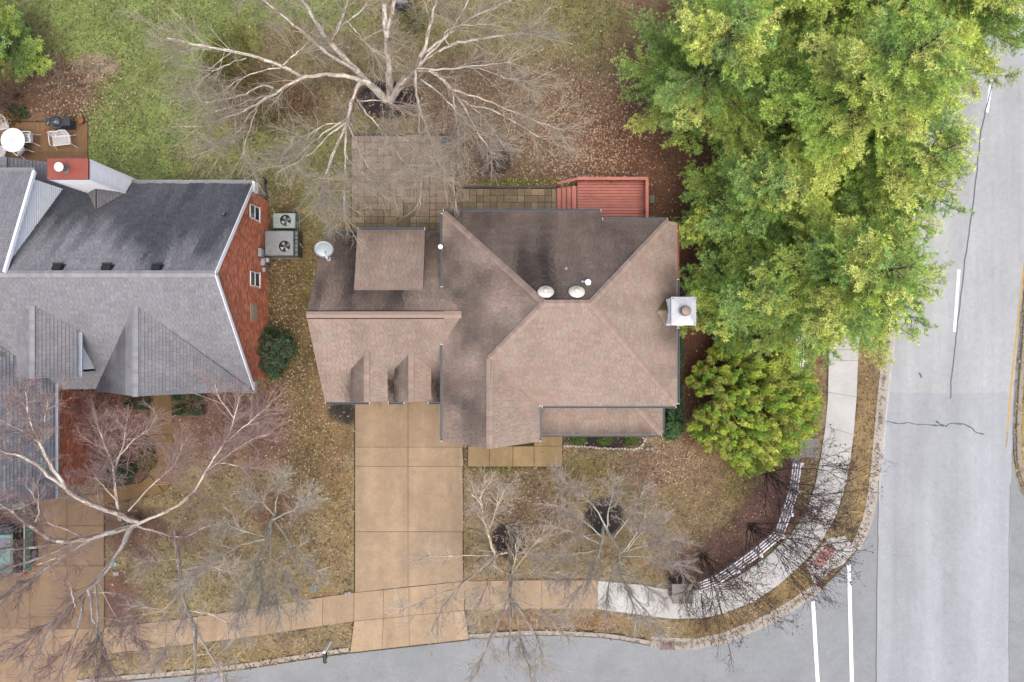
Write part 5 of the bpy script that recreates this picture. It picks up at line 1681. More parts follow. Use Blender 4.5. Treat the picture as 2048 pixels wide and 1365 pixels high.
limb([(560, 137), (504, 146), (472, 163), (441, 188)], 4.5, 7, .03)
limb([(518, 209), (494, 234), (480, 264), (450, 281), (440, 292)], 5, 7.5, .035)
limb([(514, 215), (502, 251), (489, 288), (488, 320)], 5, 7, .03)
limb([(563, 135), (585, 112), (619, 85)], 4.5, 6, .04)
limb([(462, 106), (428, 132), (402, 151), (380, 170)], 5.5, 7.5, .025)
limb([(492, 117), (445, 132), (406, 156)], 5.5, 7.5, .025)
limb([(548, 188), (520, 195), (470, 212), (430, 224)], 4.5, 7.5, .035)
limb([(735, 166), (718, 165), (703, 205), (695, 242)], 2, 4.3, .13, .09)
limb([(695, 242), (662, 267), (617, 312), (556, 345)], 4.3, 7.5, .05)
limb([(694, 245), (687, 262), (662, 316), (646, 369), (634, 410)], 4.3, 7.5, .06)
limb([(693, 250), (691, 287), (690, 340), (689, 402), (690, 440)], 4.3, 8, .05)
limb([(692, 238), (654, 262), (621, 287), (576, 336)], 4.3, 7.5, .04)
limb([(696, 246), (712, 287), (732, 328), (745, 345)], 4.3, 7, .03)
limb([(691, 300), (695, 320), (730, 352), (761, 377)], 5, 7, .025)
limb([(676, 290), (660, 330), (655, 370), (662, 398)], 5, 7.5, .03)
limb([(716, 200), (720, 215), (757, 250), (785, 295), (814, 332)], 3.4, 7, .04)
limb([(757, 250), (785, 265), (810, 279), (840, 292)], 4.5, 6.5, .022)
limb([(722, 203), (769, 201), (790, 210), (810, 234)], 3.4, 5.5, .03)
limb([(690, 246), (646, 250), (600, 280), (570, 300)], 4.3, 7.5, .03)
limb([(782, 203), (794, 174), (831, 139)], 0, 2.8, .22, .17)
limb([(831, 139), (851, 94), (863, 41), (872, 0), (876, -50)], 2.8, 8.5, .12, .04)
limb([(862, 58), (855, 25), (849, 0), (845, -30)], 5, 8, .05)
limb([(838, 128), (870, 98), (892, 74), (917, 41), (937, 0), (950, -30)], 3.3, 8, .05)
limb([(845, 112), (878, 85), (905, 61), (950, 33), (1015, 4), (1040, -8)], 3.5, 8, .07)
limb([(833, 136), (851, 119), (900, 90), (945, 82), (1015, 68), (1060, 68), (1097, 76)], 3, 8, .07)
limb([(900, 92), (880, 70), (905, 52), (985, 48)], 4.5, 7.5, .025)
limb([(834, 138), (876, 141), (933, 133), (974, 131), (1023, 125)], 3, 7, .05)
limb([(933, 134), (974, 141), (1007, 156), (1056, 164)], 4.5, 7, .025)
limb([(833, 138), (863, 141), (892, 164), (904, 180)], 2.9, 4, .11, .09)
limb([(904, 180), (974, 201), (1031, 225), (1089, 250), (1130, 262)], 4, 8, .04)
limb([(905, 182), (921, 201), (945, 246), (970, 287), (990, 310)], 4, 7.5, .05)
limb([(916, 195), (966, 230), (995, 271), (1012, 300)], 4.2, 7.5, .03)
limb([(904, 183), (910, 215), (917, 262), (915, 300), (916, 340)], 4, 7, .025)
limb([(933, 209), (995, 221), (1056, 262), (1110, 290)], 4.6, 7.5, .03)
limb([(830, 141), (831, 172), (839, 217), (855, 262), (872, 320), (896, 349), (913, 368)], 2.8, 7, .075, .015)
limb([(839, 217), (838, 262), (847, 303), (844, 360), (841, 410)], 4, 7, .028)
limb([(842, 160), (884, 189), (908, 217), (950, 262)], 3, 6.5, .04)
limb([(858, 262), (835, 300), (822, 325)], 5, 6.5, .018)
big_limbs = L; L = []
bare_tree('birch_tree', 'huge bare birch with several spreading trunks above the paved patio', 'tree', (778, 202), big_limbs, BK, TWG, 11, n1=3.3, n2=5, n3=5, l1=(1.1, 3.2), l2=(.6, 1.5), l3=(.3, .9))

# --- birch left of the driveway, at the neighbour front
N0 = (275, 1041)
limb([(268, 1048), (262, 1046), (250, 1052)], 0, 0.6, .22, .20)
limb([(275, 1043), (220, 1023), (170, 1003), (143, 990), (132, 977)], .5, 5, .17, .11)
limb([(132, 977), (98, 951), (53, 915), (0, 902), (-40, 880)], 5, 9, .08)
limb([(132, 977), (106, 937), (80, 889), (58, 840), (51, 782)], 5, 9, .09, .02)
limb([(82, 893), (89, 835), (98, 795)], 6.5, 8.5, .035)
limb([(78, 884), (62, 871), (27, 853), (0, 840)], 6.8, 8.5, .04)
limb([(240, 1040), (236, 1015), (231, 994), (229, 944), (222, 918), (208, 889), (195, 849)], 1, 6.5, .10, .02)
limb([(227, 925), (262, 884), (301, 858), (315, 830)], 4, 7, .04)
limb([(228, 940), (248, 890), (252, 849)], 3.5, 6.5, .035)
limb([(232, 1000), (205, 970), (190, 955)], 2.5, 4, .03)
limb([(275, 1048), (337, 1022), (381, 995), (403, 960), (421, 924), (452, 884), (470, 835), (479, 795)], .5, 6.5, .10, .02)
limb([(421, 925), (460, 930), (514, 937)], 4, 5, .02)
limb([(410, 945), (450, 915), (500, 880), (540, 868)], 3.6, 5.5, .025)
limb([(452, 884), (500, 845), (540, 810)], 5, 6.5, .03)
limb([(470, 838), (440, 800), (430, 770)], 5.5, 6.5, .03)
limb([(257, 1022), (310, 964), (355, 928), (364, 889)], 1.5, 5, .04)
limb([(275, 1053), (332, 1070), (368, 1077), (412, 1053)], .5, 3.5, .05)
limb([(292, 1058), (300, 1085), (295, 1105)], .8, 2.5, .025)
limb([(270, 1050), (235, 1061), (177, 1079), (111, 1084), (66, 1057), (27, 1026), (0, 1008), (-40, 985)], .4, 8, .17, .05)
limb([(111, 1086), (44, 1099), (0, 1099), (-40, 1096)], 4, 8, .07)
limb([(150, 1082), (89, 1115), (0, 1141), (-40, 1150)], 3, 8, .08)
limb([(177, 1079), (124, 1115), (62, 1159), (0, 1203), (-40, 1230)], 2.5, 8, .09)
limb([(71, 1044), (80, 1022), (66, 986), (52, 970)], 5.5, 7, .035)
limb([(160, 1070), (89, 1044), (58, 1026)], 3.5, 6, .04)
limb([(75, 1130), (105, 1118), (150, 1108)], 4.5, 5, .03)
limb([(262, 1055), (248, 1088), (213, 1141), (177, 1181), (124, 1230), (53, 1283), (0, 1319), (-30, 1340)], .4, 8.5, .16, .03)
limb([(177, 1181), (186, 1248), (200, 1265), (204, 1305), (222, 1340)], 4, 7.5, .05)
limb([(191, 1170), (195, 1248), (190, 1310), (196, 1360)], 3.8, 8, .04)
limb([(168, 1195), (164, 1230), (146, 1283), (111, 1365)], 4.2, 8, .05)
limb([(200, 1170), (239, 1248), (290, 1300)], 3.6, 7, .03)
limb([(186, 1185), (246, 1185), (262, 1215)], 4, 5, .02)
limb([(150, 1215), (142, 1180), (143, 1170)], 4.8, 5.4, .025)
limb([(124, 1232), (80, 1290), (40, 1365)], 5.5, 8, .04)
limb([(195, 1235), (257, 1243)], 5, 5.6, .02)
bare_tree('birch_tree', 'pale barked bare birch with long limbs over the neighbour driveway and garage roof', 'tree', N0, L, alb(214, 206, 194, 1.6), alb(178, 152, 145, 1.25), 12, n1=5.4, n2=5, n3=5, l1=(.8, 2.4)); L = []

# --- slender birch near the lower left pavement
limb([(350, 1064), (353, 1100), (359, 1137), (364, 1181), (372, 1217), (386, 1248)], 0, 6, .085, .06)
limb([(386, 1248), (392, 1279), (390, 1336), (388, 1400)], 6, 9.5, .075, .03)
limb([(386, 1248), (408, 1292), (443, 1341), (470, 1400)], 6, 9, .06, .02)
limb([(360, 1140), (420, 1130), (470, 1150)], 3, 5.5, .03)
limb([(364, 1181), (330, 1220), (290, 1230)], 4.5, 6.5, .03)
limb([(374, 1220), (430, 1230), (480, 1260)], 5.3, 7, .03)
limb([(372, 1215), (350, 1270), (320, 1320)], 5.5, 7.5, .03)
limb([(356, 1120), (310, 1120), (280, 1135)], 2.5, 5, .025)
bare_tree('birch_tree', 'slender bare birch leaning over the tan pavement left of the driveway', 'tree', (350, 1064), L, alb(214, 200, 182, 1.9), alb(188, 172, 158, 1.8), 13, n1=5.5, n2=4, n3=5, l1=(.7, 2.0)); L = []

# --- small greenish tree in the left front lawn
limb([(551, 1022), (541, 1048), (528, 1079), (510, 1146), (479, 1230)], 0, 5, .09, .012)
limb([(528, 1079), (492, 1085), (443, 1110), (377, 1165)], 2, 5, .05)
limb([(541, 1048), (541, 1137), (559, 1239)], 1.2, 5, .05)
limb([(546, 1035), (580, 1090), (621, 1128), (640, 1150)], .8, 4.5, .05)
limb([(545, 1040), (590, 1020), (630, 985)], .9, 4, .045)
limb([(548, 1030), (520, 1000), (490, 970)], .7, 4, .045)
limb([(550, 1025), (555, 985), (570, 945)], .5, 4, .04)
limb([(530, 1075), (480, 1060), (440, 1050)], 1.8, 4.5, .035)
limb([(538, 1060), (520, 1150), (530, 1230)], 1.5, 5, .035)
limb([(541, 1100), (580, 1160), (600, 1210)], 2, 4.5, .03)
bare_tree('small_bare_tree', 'grey green twiggy small bare tree in the lawn left of the driveway', 'tree', (552, 1020), L, alb(168, 166, 150, 1.6), alb(184, 176, 162, 1.8), 14, n1=8, n2=4, n3=5, l1=(.6, 1.6), flaky=False, up=.2); L = []

# --- front yard birch on its mulch ring
limb([(1020, 1092), (1022, 1149), (1020, 1194), (1024, 1209)], 0, 5.2, .13, .10)
limb([(1020, 1200), (1000, 1235), (985, 1268), (963, 1316), (953, 1350)], 5, 9, .055)
limb([(1022, 1205), (1020, 1231), (1018, 1331)], 5, 9, .05)
limb([(1025, 1205), (1033, 1216), (1039, 1268), (1052, 1320), (1064, 1365)], 5.1, 9.3, .06)
limb([(1026, 1205), (1041, 1220), (1067, 1261), (1080, 1294), (1093, 1339)], 5.1, 9, .055)
limb([(1024, 1203), (1048, 1205), (1089, 1220), (1126, 1268)], 5.1, 8, .03)
limb([(1018, 1200), (981, 1215), (952, 1250)], 5, 7.5, .03)
limb([(1015, 1102), (1000, 1108), (989, 1112)], .2, 1.6, .09, .08)
limb([(989, 1112), (981, 1083), (974, 1060), (967, 1038), (963, 1008), (944, 990)], 1.6, 5.5, .06)
limb([(989, 1112), (948, 1149), (915, 1175), (885, 1213), (863, 1261)], 1.6, 7, .065)
limb([(988, 1113), (922, 1112), (863, 1112), (820, 1125)], 1.6, 5, .035)
limb([(988, 1116), (981, 1149), (967, 1190), (945, 1230)], 1.7, 6, .04)
limb([(976, 1065), (981, 1050), (995, 1010), (1011, 979)], 3, 5.5, .022)
limb([(1021, 1150), (1060, 1100), (1075, 1080)], 3, 4.5, .025)
limb([(1022, 1150), (1035, 1110), (1030, 1090)], 3, 4.4, .025)
limb([(1022, 1152), (1055, 1146), (1080, 1145)], 3, 4.5, .02)
limb([(1021, 1150), (990, 1135), (978, 1130)], 3, 4.5, .025)
limb([(965, 1020), (960, 985), (975, 960)], 4.5, 6, .02)
limb([(905, 1180), (850, 1200), (800, 1225)], 4.5, 7, .025)
bare_tree('birch_tree', 'bare birch on a dark mulch ring in front of the brown house, nearest the driveway', 'tree', (1019, 1090), L, alb(212, 196, 170, 1.9), alb(186, 174, 158, 1.7), 15, n1=4.2, n2=4, n3=5, l1=(.7, 2.0)); L = []

# --- bushy tree on the second mulch ring
CB = alb(178, 180, 166, 1.6)
limb([(1207, 1050), (1203, 1094), (1191, 1125), (1178, 1150), (1165, 1200)], 0, 4.5, .10, .012)
limb([(1209, 1052), (1225, 1080), (1242, 1105), (1238, 1121), (1242, 1156), (1262, 1195), (1275, 1240)], 0, 5.5, .10, .012)
limb([(1240, 1108), (1254, 1100), (1287, 1043), (1308, 1012)], 1.5, 4.5, .04)
limb([(1242, 1150), (1256, 1150), (1280, 1165), (1330, 1200)], 2.5, 5, .04)
limb([(1238, 1120), (1222, 1140), (1215, 1190), (1212, 1225)], 2, 5, .04)
limb([(1215, 1062), (1195, 1020), (1160, 985), (1120, 955)], .4, 4, .04)
limb([(1213, 1060), (1218, 1015), (1230, 965)], .4, 4, .04)
limb([(1203, 1090), (1150, 1065), (1100, 1050)], 1, 4, .04)
limb([(1200, 1100), (1140, 1110), (1090, 1120)], 1.2, 4, .035)
limb([(1195, 1120), (1140, 1150), (1100, 1170)], 1.6, 4.5, .035)
limb([(1242, 1105), (1300, 1090), (1350, 1075)], 1.5, 4.5, .04)
limb([(1242, 1112), (1310, 1115), (1365, 1130)], 1.6, 4.5, .035)
limb([(1225, 1080), (1262, 1030), (1285, 985)], .8, 4, .035)
limb([(1205, 1075), (1165, 1040), (1110, 1010)], .8, 4, .035)
limb([(1248, 1175), (1300, 1230), (1330, 1270)], 3.2, 5.5, .035)
limb([(1190, 1128), (1160, 1175), (1130, 1220)], 1.8, 4.8, .03)
limb([(1255, 1100), (1280, 1070), (1330, 1030)], 2, 4.5, .03)
bare_tree('small_bare_tree', 'wide twiggy grey bare tree on a dark mulch ring beside the pale pavement', 'tree', (1207, 1045), L, CB, alb(190, 178, 166, 1.7), 16, n1=7, n2=4, n3=5, l1=(.6, 1.6), flaky=False, up=.2); L = []


def stem_shrub(name, label, base_px, nst, hgt, lean, colb, colt, seed, n1=5, n2=3, n3=3, r0=.03, spread=.45, group=None, leaves=None, sp=0.5, cat='shrub', twig_r=.005):
    rr = np.random.default_rng(seed)
    b = np.array(P(*base_px, 0))
    t = thing(name, label, cat, tuple(b), group)
    pts = np.empty((nst, 9, 3)); pts[:, 0] = b + rr.normal(0, .10, (nst, 3)) * np.array([1, 1, 0])
    d = norm(np.stack([rr.normal(lean[0], sp, nst), rr.normal(lean[1], sp, nst), np.ones(nst)], -1))
    Ls = rr.uniform(.7, 1.1, nst) * hgt
    for j in range(1, 9):
        d = norm(d + rr.normal(0, .14, (nst, 3)) + np.array([lean[0], lean[1], .1]) * .05)
        pts[:, j] = pts[:, j - 1] + d * (Ls / 8)[:, None]
    for s in range(nst):
        V, Q = tubes_np(pts[s:s + 1], (np.linspace(r0, r0 * .3, 9) * rr.uniform(.7, 1.2))[None], 6)
        ob('stem', mesh_np('stem', V, Q, np.tile(colb, (len(Q), 1)) * rr.uniform(.8, 1.2, (len(Q), 1)), 'FACE', True), M_bark, t)
    p1, L1 = spawn(pts, Ls, nst * n1, rr, hgt * .3, hgt * .6, spread, .05, 6, .25)
    p2, L2 = spawn(p1, L1, len(p1) * n2, rr, hgt * .12, hgt * .26, spread, .05, 4, .2)
    p3, L3 = spawn(p2, L2, len(p2) * n3, rr, hgt * .06, hgt * .14, spread, .05, 3, .2)
    vs = []; qs = []; cs = []; o = 0
    for pp_, ra, rb_, sd2 in ((p1, r0 * .5, r0 * .22, 4), (p2, r0 * .25, .006, 3), (p3, twig_r, twig_r * .6, 3)):
        V, Q = tubes_np(pp_, np.linspace(ra, rb_, pp_.shape[1])[None] * rr.uniform(.7, 1.2, (len(pp_), 1)), sd2)
        cs.append(np.repeat(colt * rr.uniform(.75, 1.25, (len(pp_), 1)), len(Q) // len(pp_), 0)); vs.append(V); qs.append(Q + o); o += len(V)
    tw = ob('twigs', mesh_np('twigs', np.concatenate(vs), np.concatenate(qs), np.concatenate(cs)), M_twig, t); tw['kind'] = 'stuff'
    if leaves:
        tip = p3[rr.integers(0, len(p3), leaves)][:, -1]
        far = np.argsort(-np.linalg.norm(tip[:, :2], axis=1))[:leaves * 2 // 3]
        tip = tip[far]
        n = len(tip); V = tip[:, None, :] + rr.normal(0, .03, (n, 4, 3))
        lf = ob('leaves', mesh_np('leaves', V.reshape(-1, 3), np.arange(n * 4).reshape(-1, 4), np.tile(alb(122, 84, 78), (n, 1)) * rr.uniform(.6, 1.2, (n, 1))), M_leaf, t); lf['kind'] = 'stuff'
    return t


DKB, DKT = alb(76, 60, 52), alb(98, 76, 68)
g_ = 'dark bare shrubs along the curved fence'
stem_shrub('bare_shrub', 'dark branching bare shrub at the upper end of the curved fence', (1532, 943), 15, 5.2, (.36, -.20), DKB, DKT, 21, group=g_, leaves=1500, sp=.42, n1=9, n2=4, twig_r=.0065, r0=.028)
stem_shrub('bare_shrub', 'dark branching bare shrub at the middle bend of the curved fence', (1498, 1052), 15, 5.0, (.33, -.28), DKB, DKT, 22, group=g_, leaves=1500, sp=.42, n1=9, n2=4, twig_r=.0065, r0=.028)
stem_shrub('bare_shrub', 'dark branching bare shrub beside the square stone pier', (1405, 1112), 15, 4.7, (.2, -.34), alb(84, 66, 52), alb(110, 86, 72), 23, group=g_, leaves=900, sp=.42, n1=9, n2=4, twig_r=.0065, r0=.026)
stem_shrub('bare_shrub', 'small dark bare bush on a mulch ring left of the deck', (992, 330), 16, 1.7, (0, .05), alb(130, 112, 108), alb(150, 130, 126), 24, n1=8, r0=.015, sp=.5)
stem_shrub('bare_shrub', 'arching brown bare bush beside the black grill', (38, 195), 34, 2.4, (.22, -.22), alb(122, 96, 76), alb(140, 112, 90), 25, n1=7, r0=.014, sp=.55)
stem_shrub('bare_shrub', 'pale grey sprawling bare bush at the lawn edge, right of the brown one', (130, 165), 18, 2.0, (.1, 0), alb(170, 154, 136), alb(168, 148, 128), 26, n1=7, r0=.012, sp=1.0)
stem_shrub('bare_shrub', 'spiky dry grass clump under the lower left garage roof corner', (680, 815), 60, .9, (-.1, -.25), alb(126, 118, 104), alb(110, 104, 90), 27, n1=1, n2=1, n3=1, r0=.008, sp=.8, cat='dry plant')
stem_shrub('bare_shrub', 'pinkish bare bush in front of the neighbour brick wall', (205, 820), 20, 2.6, (-.15, .0), alb(176, 134, 122), alb(190, 146, 136), 28, n1=16, r0=.014, sp=.6)
stem_shrub('bare_shrub', 'pink grey bare bush below the right corner of the grey roof', (470, 842), 16, 2.6, (.1, .05), alb(176, 138, 128), alb(190, 152, 143), 29, n1=16, r0=.014, sp=.8)


stem_shrub('bare_shrub', 'reddish bare bush between the garage wing brick wall and the neighbour path', (180, 900), 16, 2.2, (.05, .05), alb(176, 134, 122), alb(186, 142, 132), 30, n1=14, r0=.013, sp=.7)


# --- evergreens
def leaves_mesh(c, nrm, size, colr, rr, jitter=.6, k=1):
    n = len(c)
    d = norm(nrm + rr.normal(0, jitter, (n, 3)))
    t1 = norm(np.cross(d, rr.normal(0, 1, (n, 3)))); t2 = np.cross(d, t1)
    s = (size * rr.uniform(.6, 1.3, n))[:, None]
    V = np.stack([c + t1 * s, c + t2 * s * .5, c - t1 * s, c - t2 * s * .5], 1)
    return V.reshape(-1, 3), np.arange(4 * n).reshape(-1, 4), colr


def shrub(name, label, cx, cy, rx, ry, h, n, size, cols, seed, group=None, cat='shrub', lump=.25, square=False, z0=0.0):
    rr = np.random.default_rng(seed)
    t = thing(name, label, cat, (cx, cy, 0), group)
    d = norm(rr.normal(0, 1, (n, 3))); d[:, 2] = np.abs(d[:, 2])
    if square:
        e = 0.45
        d = np.sign(d) * np.abs(d) ** e; d = d / np.max(np.abs(d), axis=1, keepdims=True) * np.clip(np.linalg.norm(d, axis=1, keepdims=True) / 1.5, .9, 1.0)
    az = np.arctan2(d[:, 1], d[:, 0])
    bump = 1 + lump * (fbm(az * 2.2 + 10, d[:, 2] * 3 + 5, seed, 2) - .5) * 2
    rad = rr.uniform(.55, 1.0, n) ** .5 * bump
    c = d * rad[:, None] * np.array([rx, ry, h]) + np.array([cx, cy, z0])
    pal = np.array([alb(*q) for q in cols])
    col = 1.75 * pal[rr.integers(0, len(pal), n)] * rr.uniform(.65, 1.35, (n, 1))
    V, Q, C = leaves_mesh(c, d * np.array([.7, .7, 1.0]), size, col, rr)
    fo = ob('foliage', mesh_np('foliage', V, Q, C), M_leafy, t); fo['kind'] = 'stuff'
    mb = MB()
    for k in range(5):
        a = k * 1.26; mb.tube([(cx, cy, 0), (cx + .35 * rx * math.cos(a), cy + .35 * ry * math.sin(a), h * .45), (cx + .6 * rx * math.cos(a), cy + .6 * ry * math.sin(a), h * .75)], [.03, .02, .008], 5, alb(96, 80, 62))
    ob('stem', mb, M_bark, t)
    return t


DG = [(54, 84, 50), (44, 70, 46), (70, 98, 58), (40, 62, 40)]
BX = [(70, 94, 30), (88, 112, 38), (60, 82, 28), (104, 122, 48)]
q = P(548, 705, .8); shrub('evergreen_shrub', 'loose dark green evergreen bush at the corner of the brick gable wall', q.x - .1, q.y, 1.1, 1.35, 1.9, 6500, .05, [(70, 98, 66), (56, 82, 52), (92, 116, 84), (60, 88, 60)], 31, lump=.5)
q = P(375, 799, .6); shrub('boxwood', 'larger square clipped dark green boxwood under the grey roof edge', q.x, q.y - .2, .90, .72, .95, 6500, .035, DG, 32, 'clipped boxwoods at the neighbour entrance', square=True, lump=.06)
q = P(272, 797, .6); shrub('boxwood', 'smaller clipped dark green boxwood left of the neighbour entrance path', q.x, q.y - .05, .72, .62, .9, 4800, .035, DG, 33, 'clipped boxwoods at the neighbour entrance', square=True, lump=.06)
q = P(232, 945, .5); shrub('evergreen_shrub', 'dark holly bush under bare branches in the neighbour front bed', q.x, q.y, 1.0, .75, 1.1, 4500, .045, [(62, 80, 56), (46, 66, 44), (80, 92, 66)], 34, lump=.4)
q = P(300, 915, .3); shrub('evergreen_shrub', 'low olive green bush beside the neighbour entrance path', q.x - .2, q.y, .5, .8, .55, 2200, .04, [(104, 94, 52), (90, 84, 48), (112, 96, 60)], 35, lump=.4)
for i, (px, lab) in enumerate(((1158, 'round green boxwood in the dark front bed, next to the tan walk'), (1211, 'middle one of three round green boxwoods in the dark front bed'), (1264, 'round green boxwood in the dark front bed, at the curved end of the edging'))):
    q = P(px, 874, .5); shrub('boxwood', lab, q.x, q.y - .10, .5, .42, .7, 3000, .03, BX, 36 + i, 'round boxwoods in the front bed', lump=.1)
q0, q1 = P(1362, 690, .7), P(1362, 872, .7)
shrub('hedge', 'dark green hedge along the right side wall of the brown house', 8.72, (0.2 + -4.2) / 2, .46, 2.35, 1.05, 9000, .045, [(54, 84, 54), (46, 70, 46), (74, 104, 70)], 41, square=True, lump=.1, cat='hedge')
q = P(1345, 852, .5); shrub('evergreen_shrub', 'broad glossy dark green bush at the porch roof corner', q.x, q.y - .05, .66, .72, .85, 6000, .045, [(62, 94, 50), (50, 78, 44), (84, 118, 66)], 42, lump=.25)
for i, (px, py, rx, ry, h, cols, lab) in enumerate(((455, 105, 1.3, 1.6, .9, [(96, 104, 40), (120, 112, 48), (80, 88, 38)], 'mossy green low juniper under the left birch limbs, nearest the lawn'),
                                      (432, 150, 1.0, 1.0, .8, [(92, 94, 36), (110, 100, 44), (74, 74, 34)], 'olive low juniper under the drooping birch limbs'),
                                      (545, 235, 1.2, .8, .8, [(96, 96, 40), (116, 100, 46), (84, 66, 42)], 'olive and brown low shrub under the birch, toward the brick house'),
                                      (600, 195, .9, .8, .9, [(140, 92, 62), (116, 84, 60), (100, 80, 54)], 'rusty orange low shrub beneath the birch left trunk'),
                                      (500, 160, .9, .6, .7, [(130, 96, 60), (106, 92, 48), (92, 84, 44)], 'brownish low shrub beneath the middle of the birch limbs'),
                                      (822, 38, .8, .9, .8, [(96, 100, 52), (80, 86, 46), (110, 100, 64)], 'small green bush at the top edge beside the birch trunk'),
                                      (25, 222, .7, .5, .7, [(70, 90, 60), (50, 70, 46), (84, 100, 66)], 'dark green low bush between the brown bare bush and the terrace'),
                                      (5, 235, .5, .4, .9, [(170, 130, 60), (140, 110, 54), (150, 120, 70)], 'golden leaved bush at the left edge above the white chair'))):
    q = P(px, py, h * .6); shrub('evergreen_shrub', lab, q.x, q.y, rx, ry, h, int(900 * rx * ry) + 700, .045, cols, 50 + i, lump=.6)
q = P(200, 240); 
mb = MB()
# grey bin at the top edge
q = P(801, 2, .9); mb.box((q.x, q.y + .15, .5), (.75, .6, 1.0), alb(112, 122, 128)); mb.box((q.x, q.y + .15, 1.02), (.8, .66, .06), alb(126, 136, 142))
tag(ob('storage_box', mb, M_dark, bevel=.03), 'grey storage box at the top edge behind the birch trunk', 'storage box')


def needles(c, ax, ln, w, colr, rr, k=12, spread=.75, up=.25):
    n = len(c)
    d = norm(ax[:, None, :] * .7 + rr.normal(0, spread, (n, k, 3)) + np.array([0, 0, up]))
    s = norm(np.cross(d, rr.normal(0, 1, (n, k, 3)))) * w
    l = rr.uniform(.65, 1.15, (n, k, 1)) * ln
    b = c[:, None, :] + d * .01
    V = np.stack([b - s * .5 + d * l * .25, b + s * .5 + d * l * .25, b + d * l], 2)
    C = np.repeat(colr, k, 0) * rr.uniform(.82, 1.18, (n * k, 1))
    return V.reshape(-1, 3), np.arange(n * k * 3).reshape(-1, 3), C


YG = np.array([alb(182, 192, 92, 2.75), alb(164, 182, 86, 2.75), alb(146, 170, 80, 2.65), alb(194, 198, 108, 2.7)])
BGn = np.array([alb(136, 166, 84, 2.5), alb(144, 172, 96, 2.5), alb(120, 150, 70, 2.4), alb(156, 176, 86, 2.5)])


def pine(label, x, y, h, r, seed, tone, low=.16, dens=1.0, lift=1.0):
    rr = np.random.default_rng(seed)
    t = thing('pine_tree', label, 'tree', (x, y, 0), 'tall pines beside the main road')
    lean = rr.normal(0, .25, 2)
    mb = MB(); tp = [(x + lean[0] * s, y + lean[1] * s, h * s) for s in np.linspace(0, 1, 8)]
    mb.tube(tp, list(np.linspace(.24, .03, 8)), 9, alb(110, 96, 84)); ob('trunk', mb, M_bark, t)
    BR_, TC, TA, TCOL = [], [], [], []
    z = low * h
    brs = []
    while z < h * .985:
        s = (z - low * h) / (h * (1 - low))
        Lb = r * (1 - s) ** .72 * (1.0 if s > .12 else .75 + 2 * s)
        nb = 6 if s < .8 else 5
        a0 = rr.uniform(0, 6.28)
        for k in range(nb):
            if rr.random() < .12 and s < .8: continue
            a = a0 + k * 6.283 / nb + rr.normal(0, .22)
            brs.append((z + rr.normal(0, .12), a, max(.35, Lb * rr.uniform(.68, 1.18)), s))
        z += rr.uniform(.50, .72)
    bp = []
    for (z, a, Lb, s) in brs:
        f = z / h
        o = np.array([x + lean[0] * f, y + lean[1] * f, z])
        el = .10 + .55 * s + rr.normal(0, .07)
        dirh = np.array([math.cos(a), math.sin(a), 0.0])
        u_ = np.linspace(0, 1, 7)
        curve = rr.normal(0, .10)
        side = np.array([-dirh[1], dirh[0], 0])
        pts = o + np.outer(u_ * Lb, dirh) + np.outer(curve * u_ ** 2 * Lb, side) + np.outer((math.tan(el) * u_ + .10 * u_ ** 2) * Lb * lift, np.array([0, 0, 1.0]))
        bp.append(pts)
        pal = (YG if rr.random() < tone else BGn)
        bcol = pal[rr.integers(0, 4)] * rr.uniform(.8, 1.15)
        # side branchlets with tufts
        nl = max(4, int(Lb / .115 * dens))
        for q in range(nl):
            tt = rr.uniform(.10, 1.0)
            sgn = 1 if q % 2 else -1
            i = min(int(tt * 6), 5); fr = tt * 6 - i
            b0 = pts[i] * (1 - fr) + pts[i + 1] * fr
            lat = (1 - tt) * .38 * Lb + rr.uniform(.2, .48)
            d = norm((dirh * .75 + side * sgn * rr.uniform(.35, 1.0) + np.array([0, 0, .18 + rr.normal(0, .12)]))[None])[0]
            m = max(2, int(lat / .11))
            ss = np.linspace(.25, 1.0, m)
            cc = b0 + np.outer(ss * lat, d) + rr.normal(0, .05, (m, 3)) + np.outer(ss ** 2 * .1, np.array([0, 0, 1]))
            TC.append(cc); TA.append(np.tile(d * .6 + np.array([0, 0, .55]), (m, 1)))
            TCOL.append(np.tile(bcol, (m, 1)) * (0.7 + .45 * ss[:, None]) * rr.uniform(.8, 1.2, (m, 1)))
            BR_.append(np.stack([b0, b0 + d * lat * .5, b0 + d * lat]))
        ss = np.linspace(.06, 1.02, max(3, int(Lb / .13)))
        cc = np.stack([np.interp(ss, u_, pts[:, c]) for c in range(3)], -1) + np.array([0, 0, .05])
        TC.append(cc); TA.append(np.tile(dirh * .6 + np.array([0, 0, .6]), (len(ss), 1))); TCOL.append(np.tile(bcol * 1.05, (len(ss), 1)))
    bp = np.array(bp)
    V1, Q1 = tubes_np(bp, np.linspace(.05, .012, 7)[None] * rr.uniform(.6, 1.1, (len(bp), 1)), 5)
    b2 = np.array(BR_); V2, Q2 = tubes_np(b2, np.tile(np.array([.012, .009, .005]), (len(b2), 1)), 3)
    ob('branches', mesh_np('branches', np.concatenate([V1, V2]), np.concatenate([Q1, Q2 + len(V1)]), np.tile(alb(120, 108, 98), (len(Q1) + len(Q2), 1))), M_bark, t)
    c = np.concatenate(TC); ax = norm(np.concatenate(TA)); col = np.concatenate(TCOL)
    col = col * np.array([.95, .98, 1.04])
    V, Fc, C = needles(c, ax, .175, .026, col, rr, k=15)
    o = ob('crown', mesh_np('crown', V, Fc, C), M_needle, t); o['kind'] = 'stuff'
    return len(c)


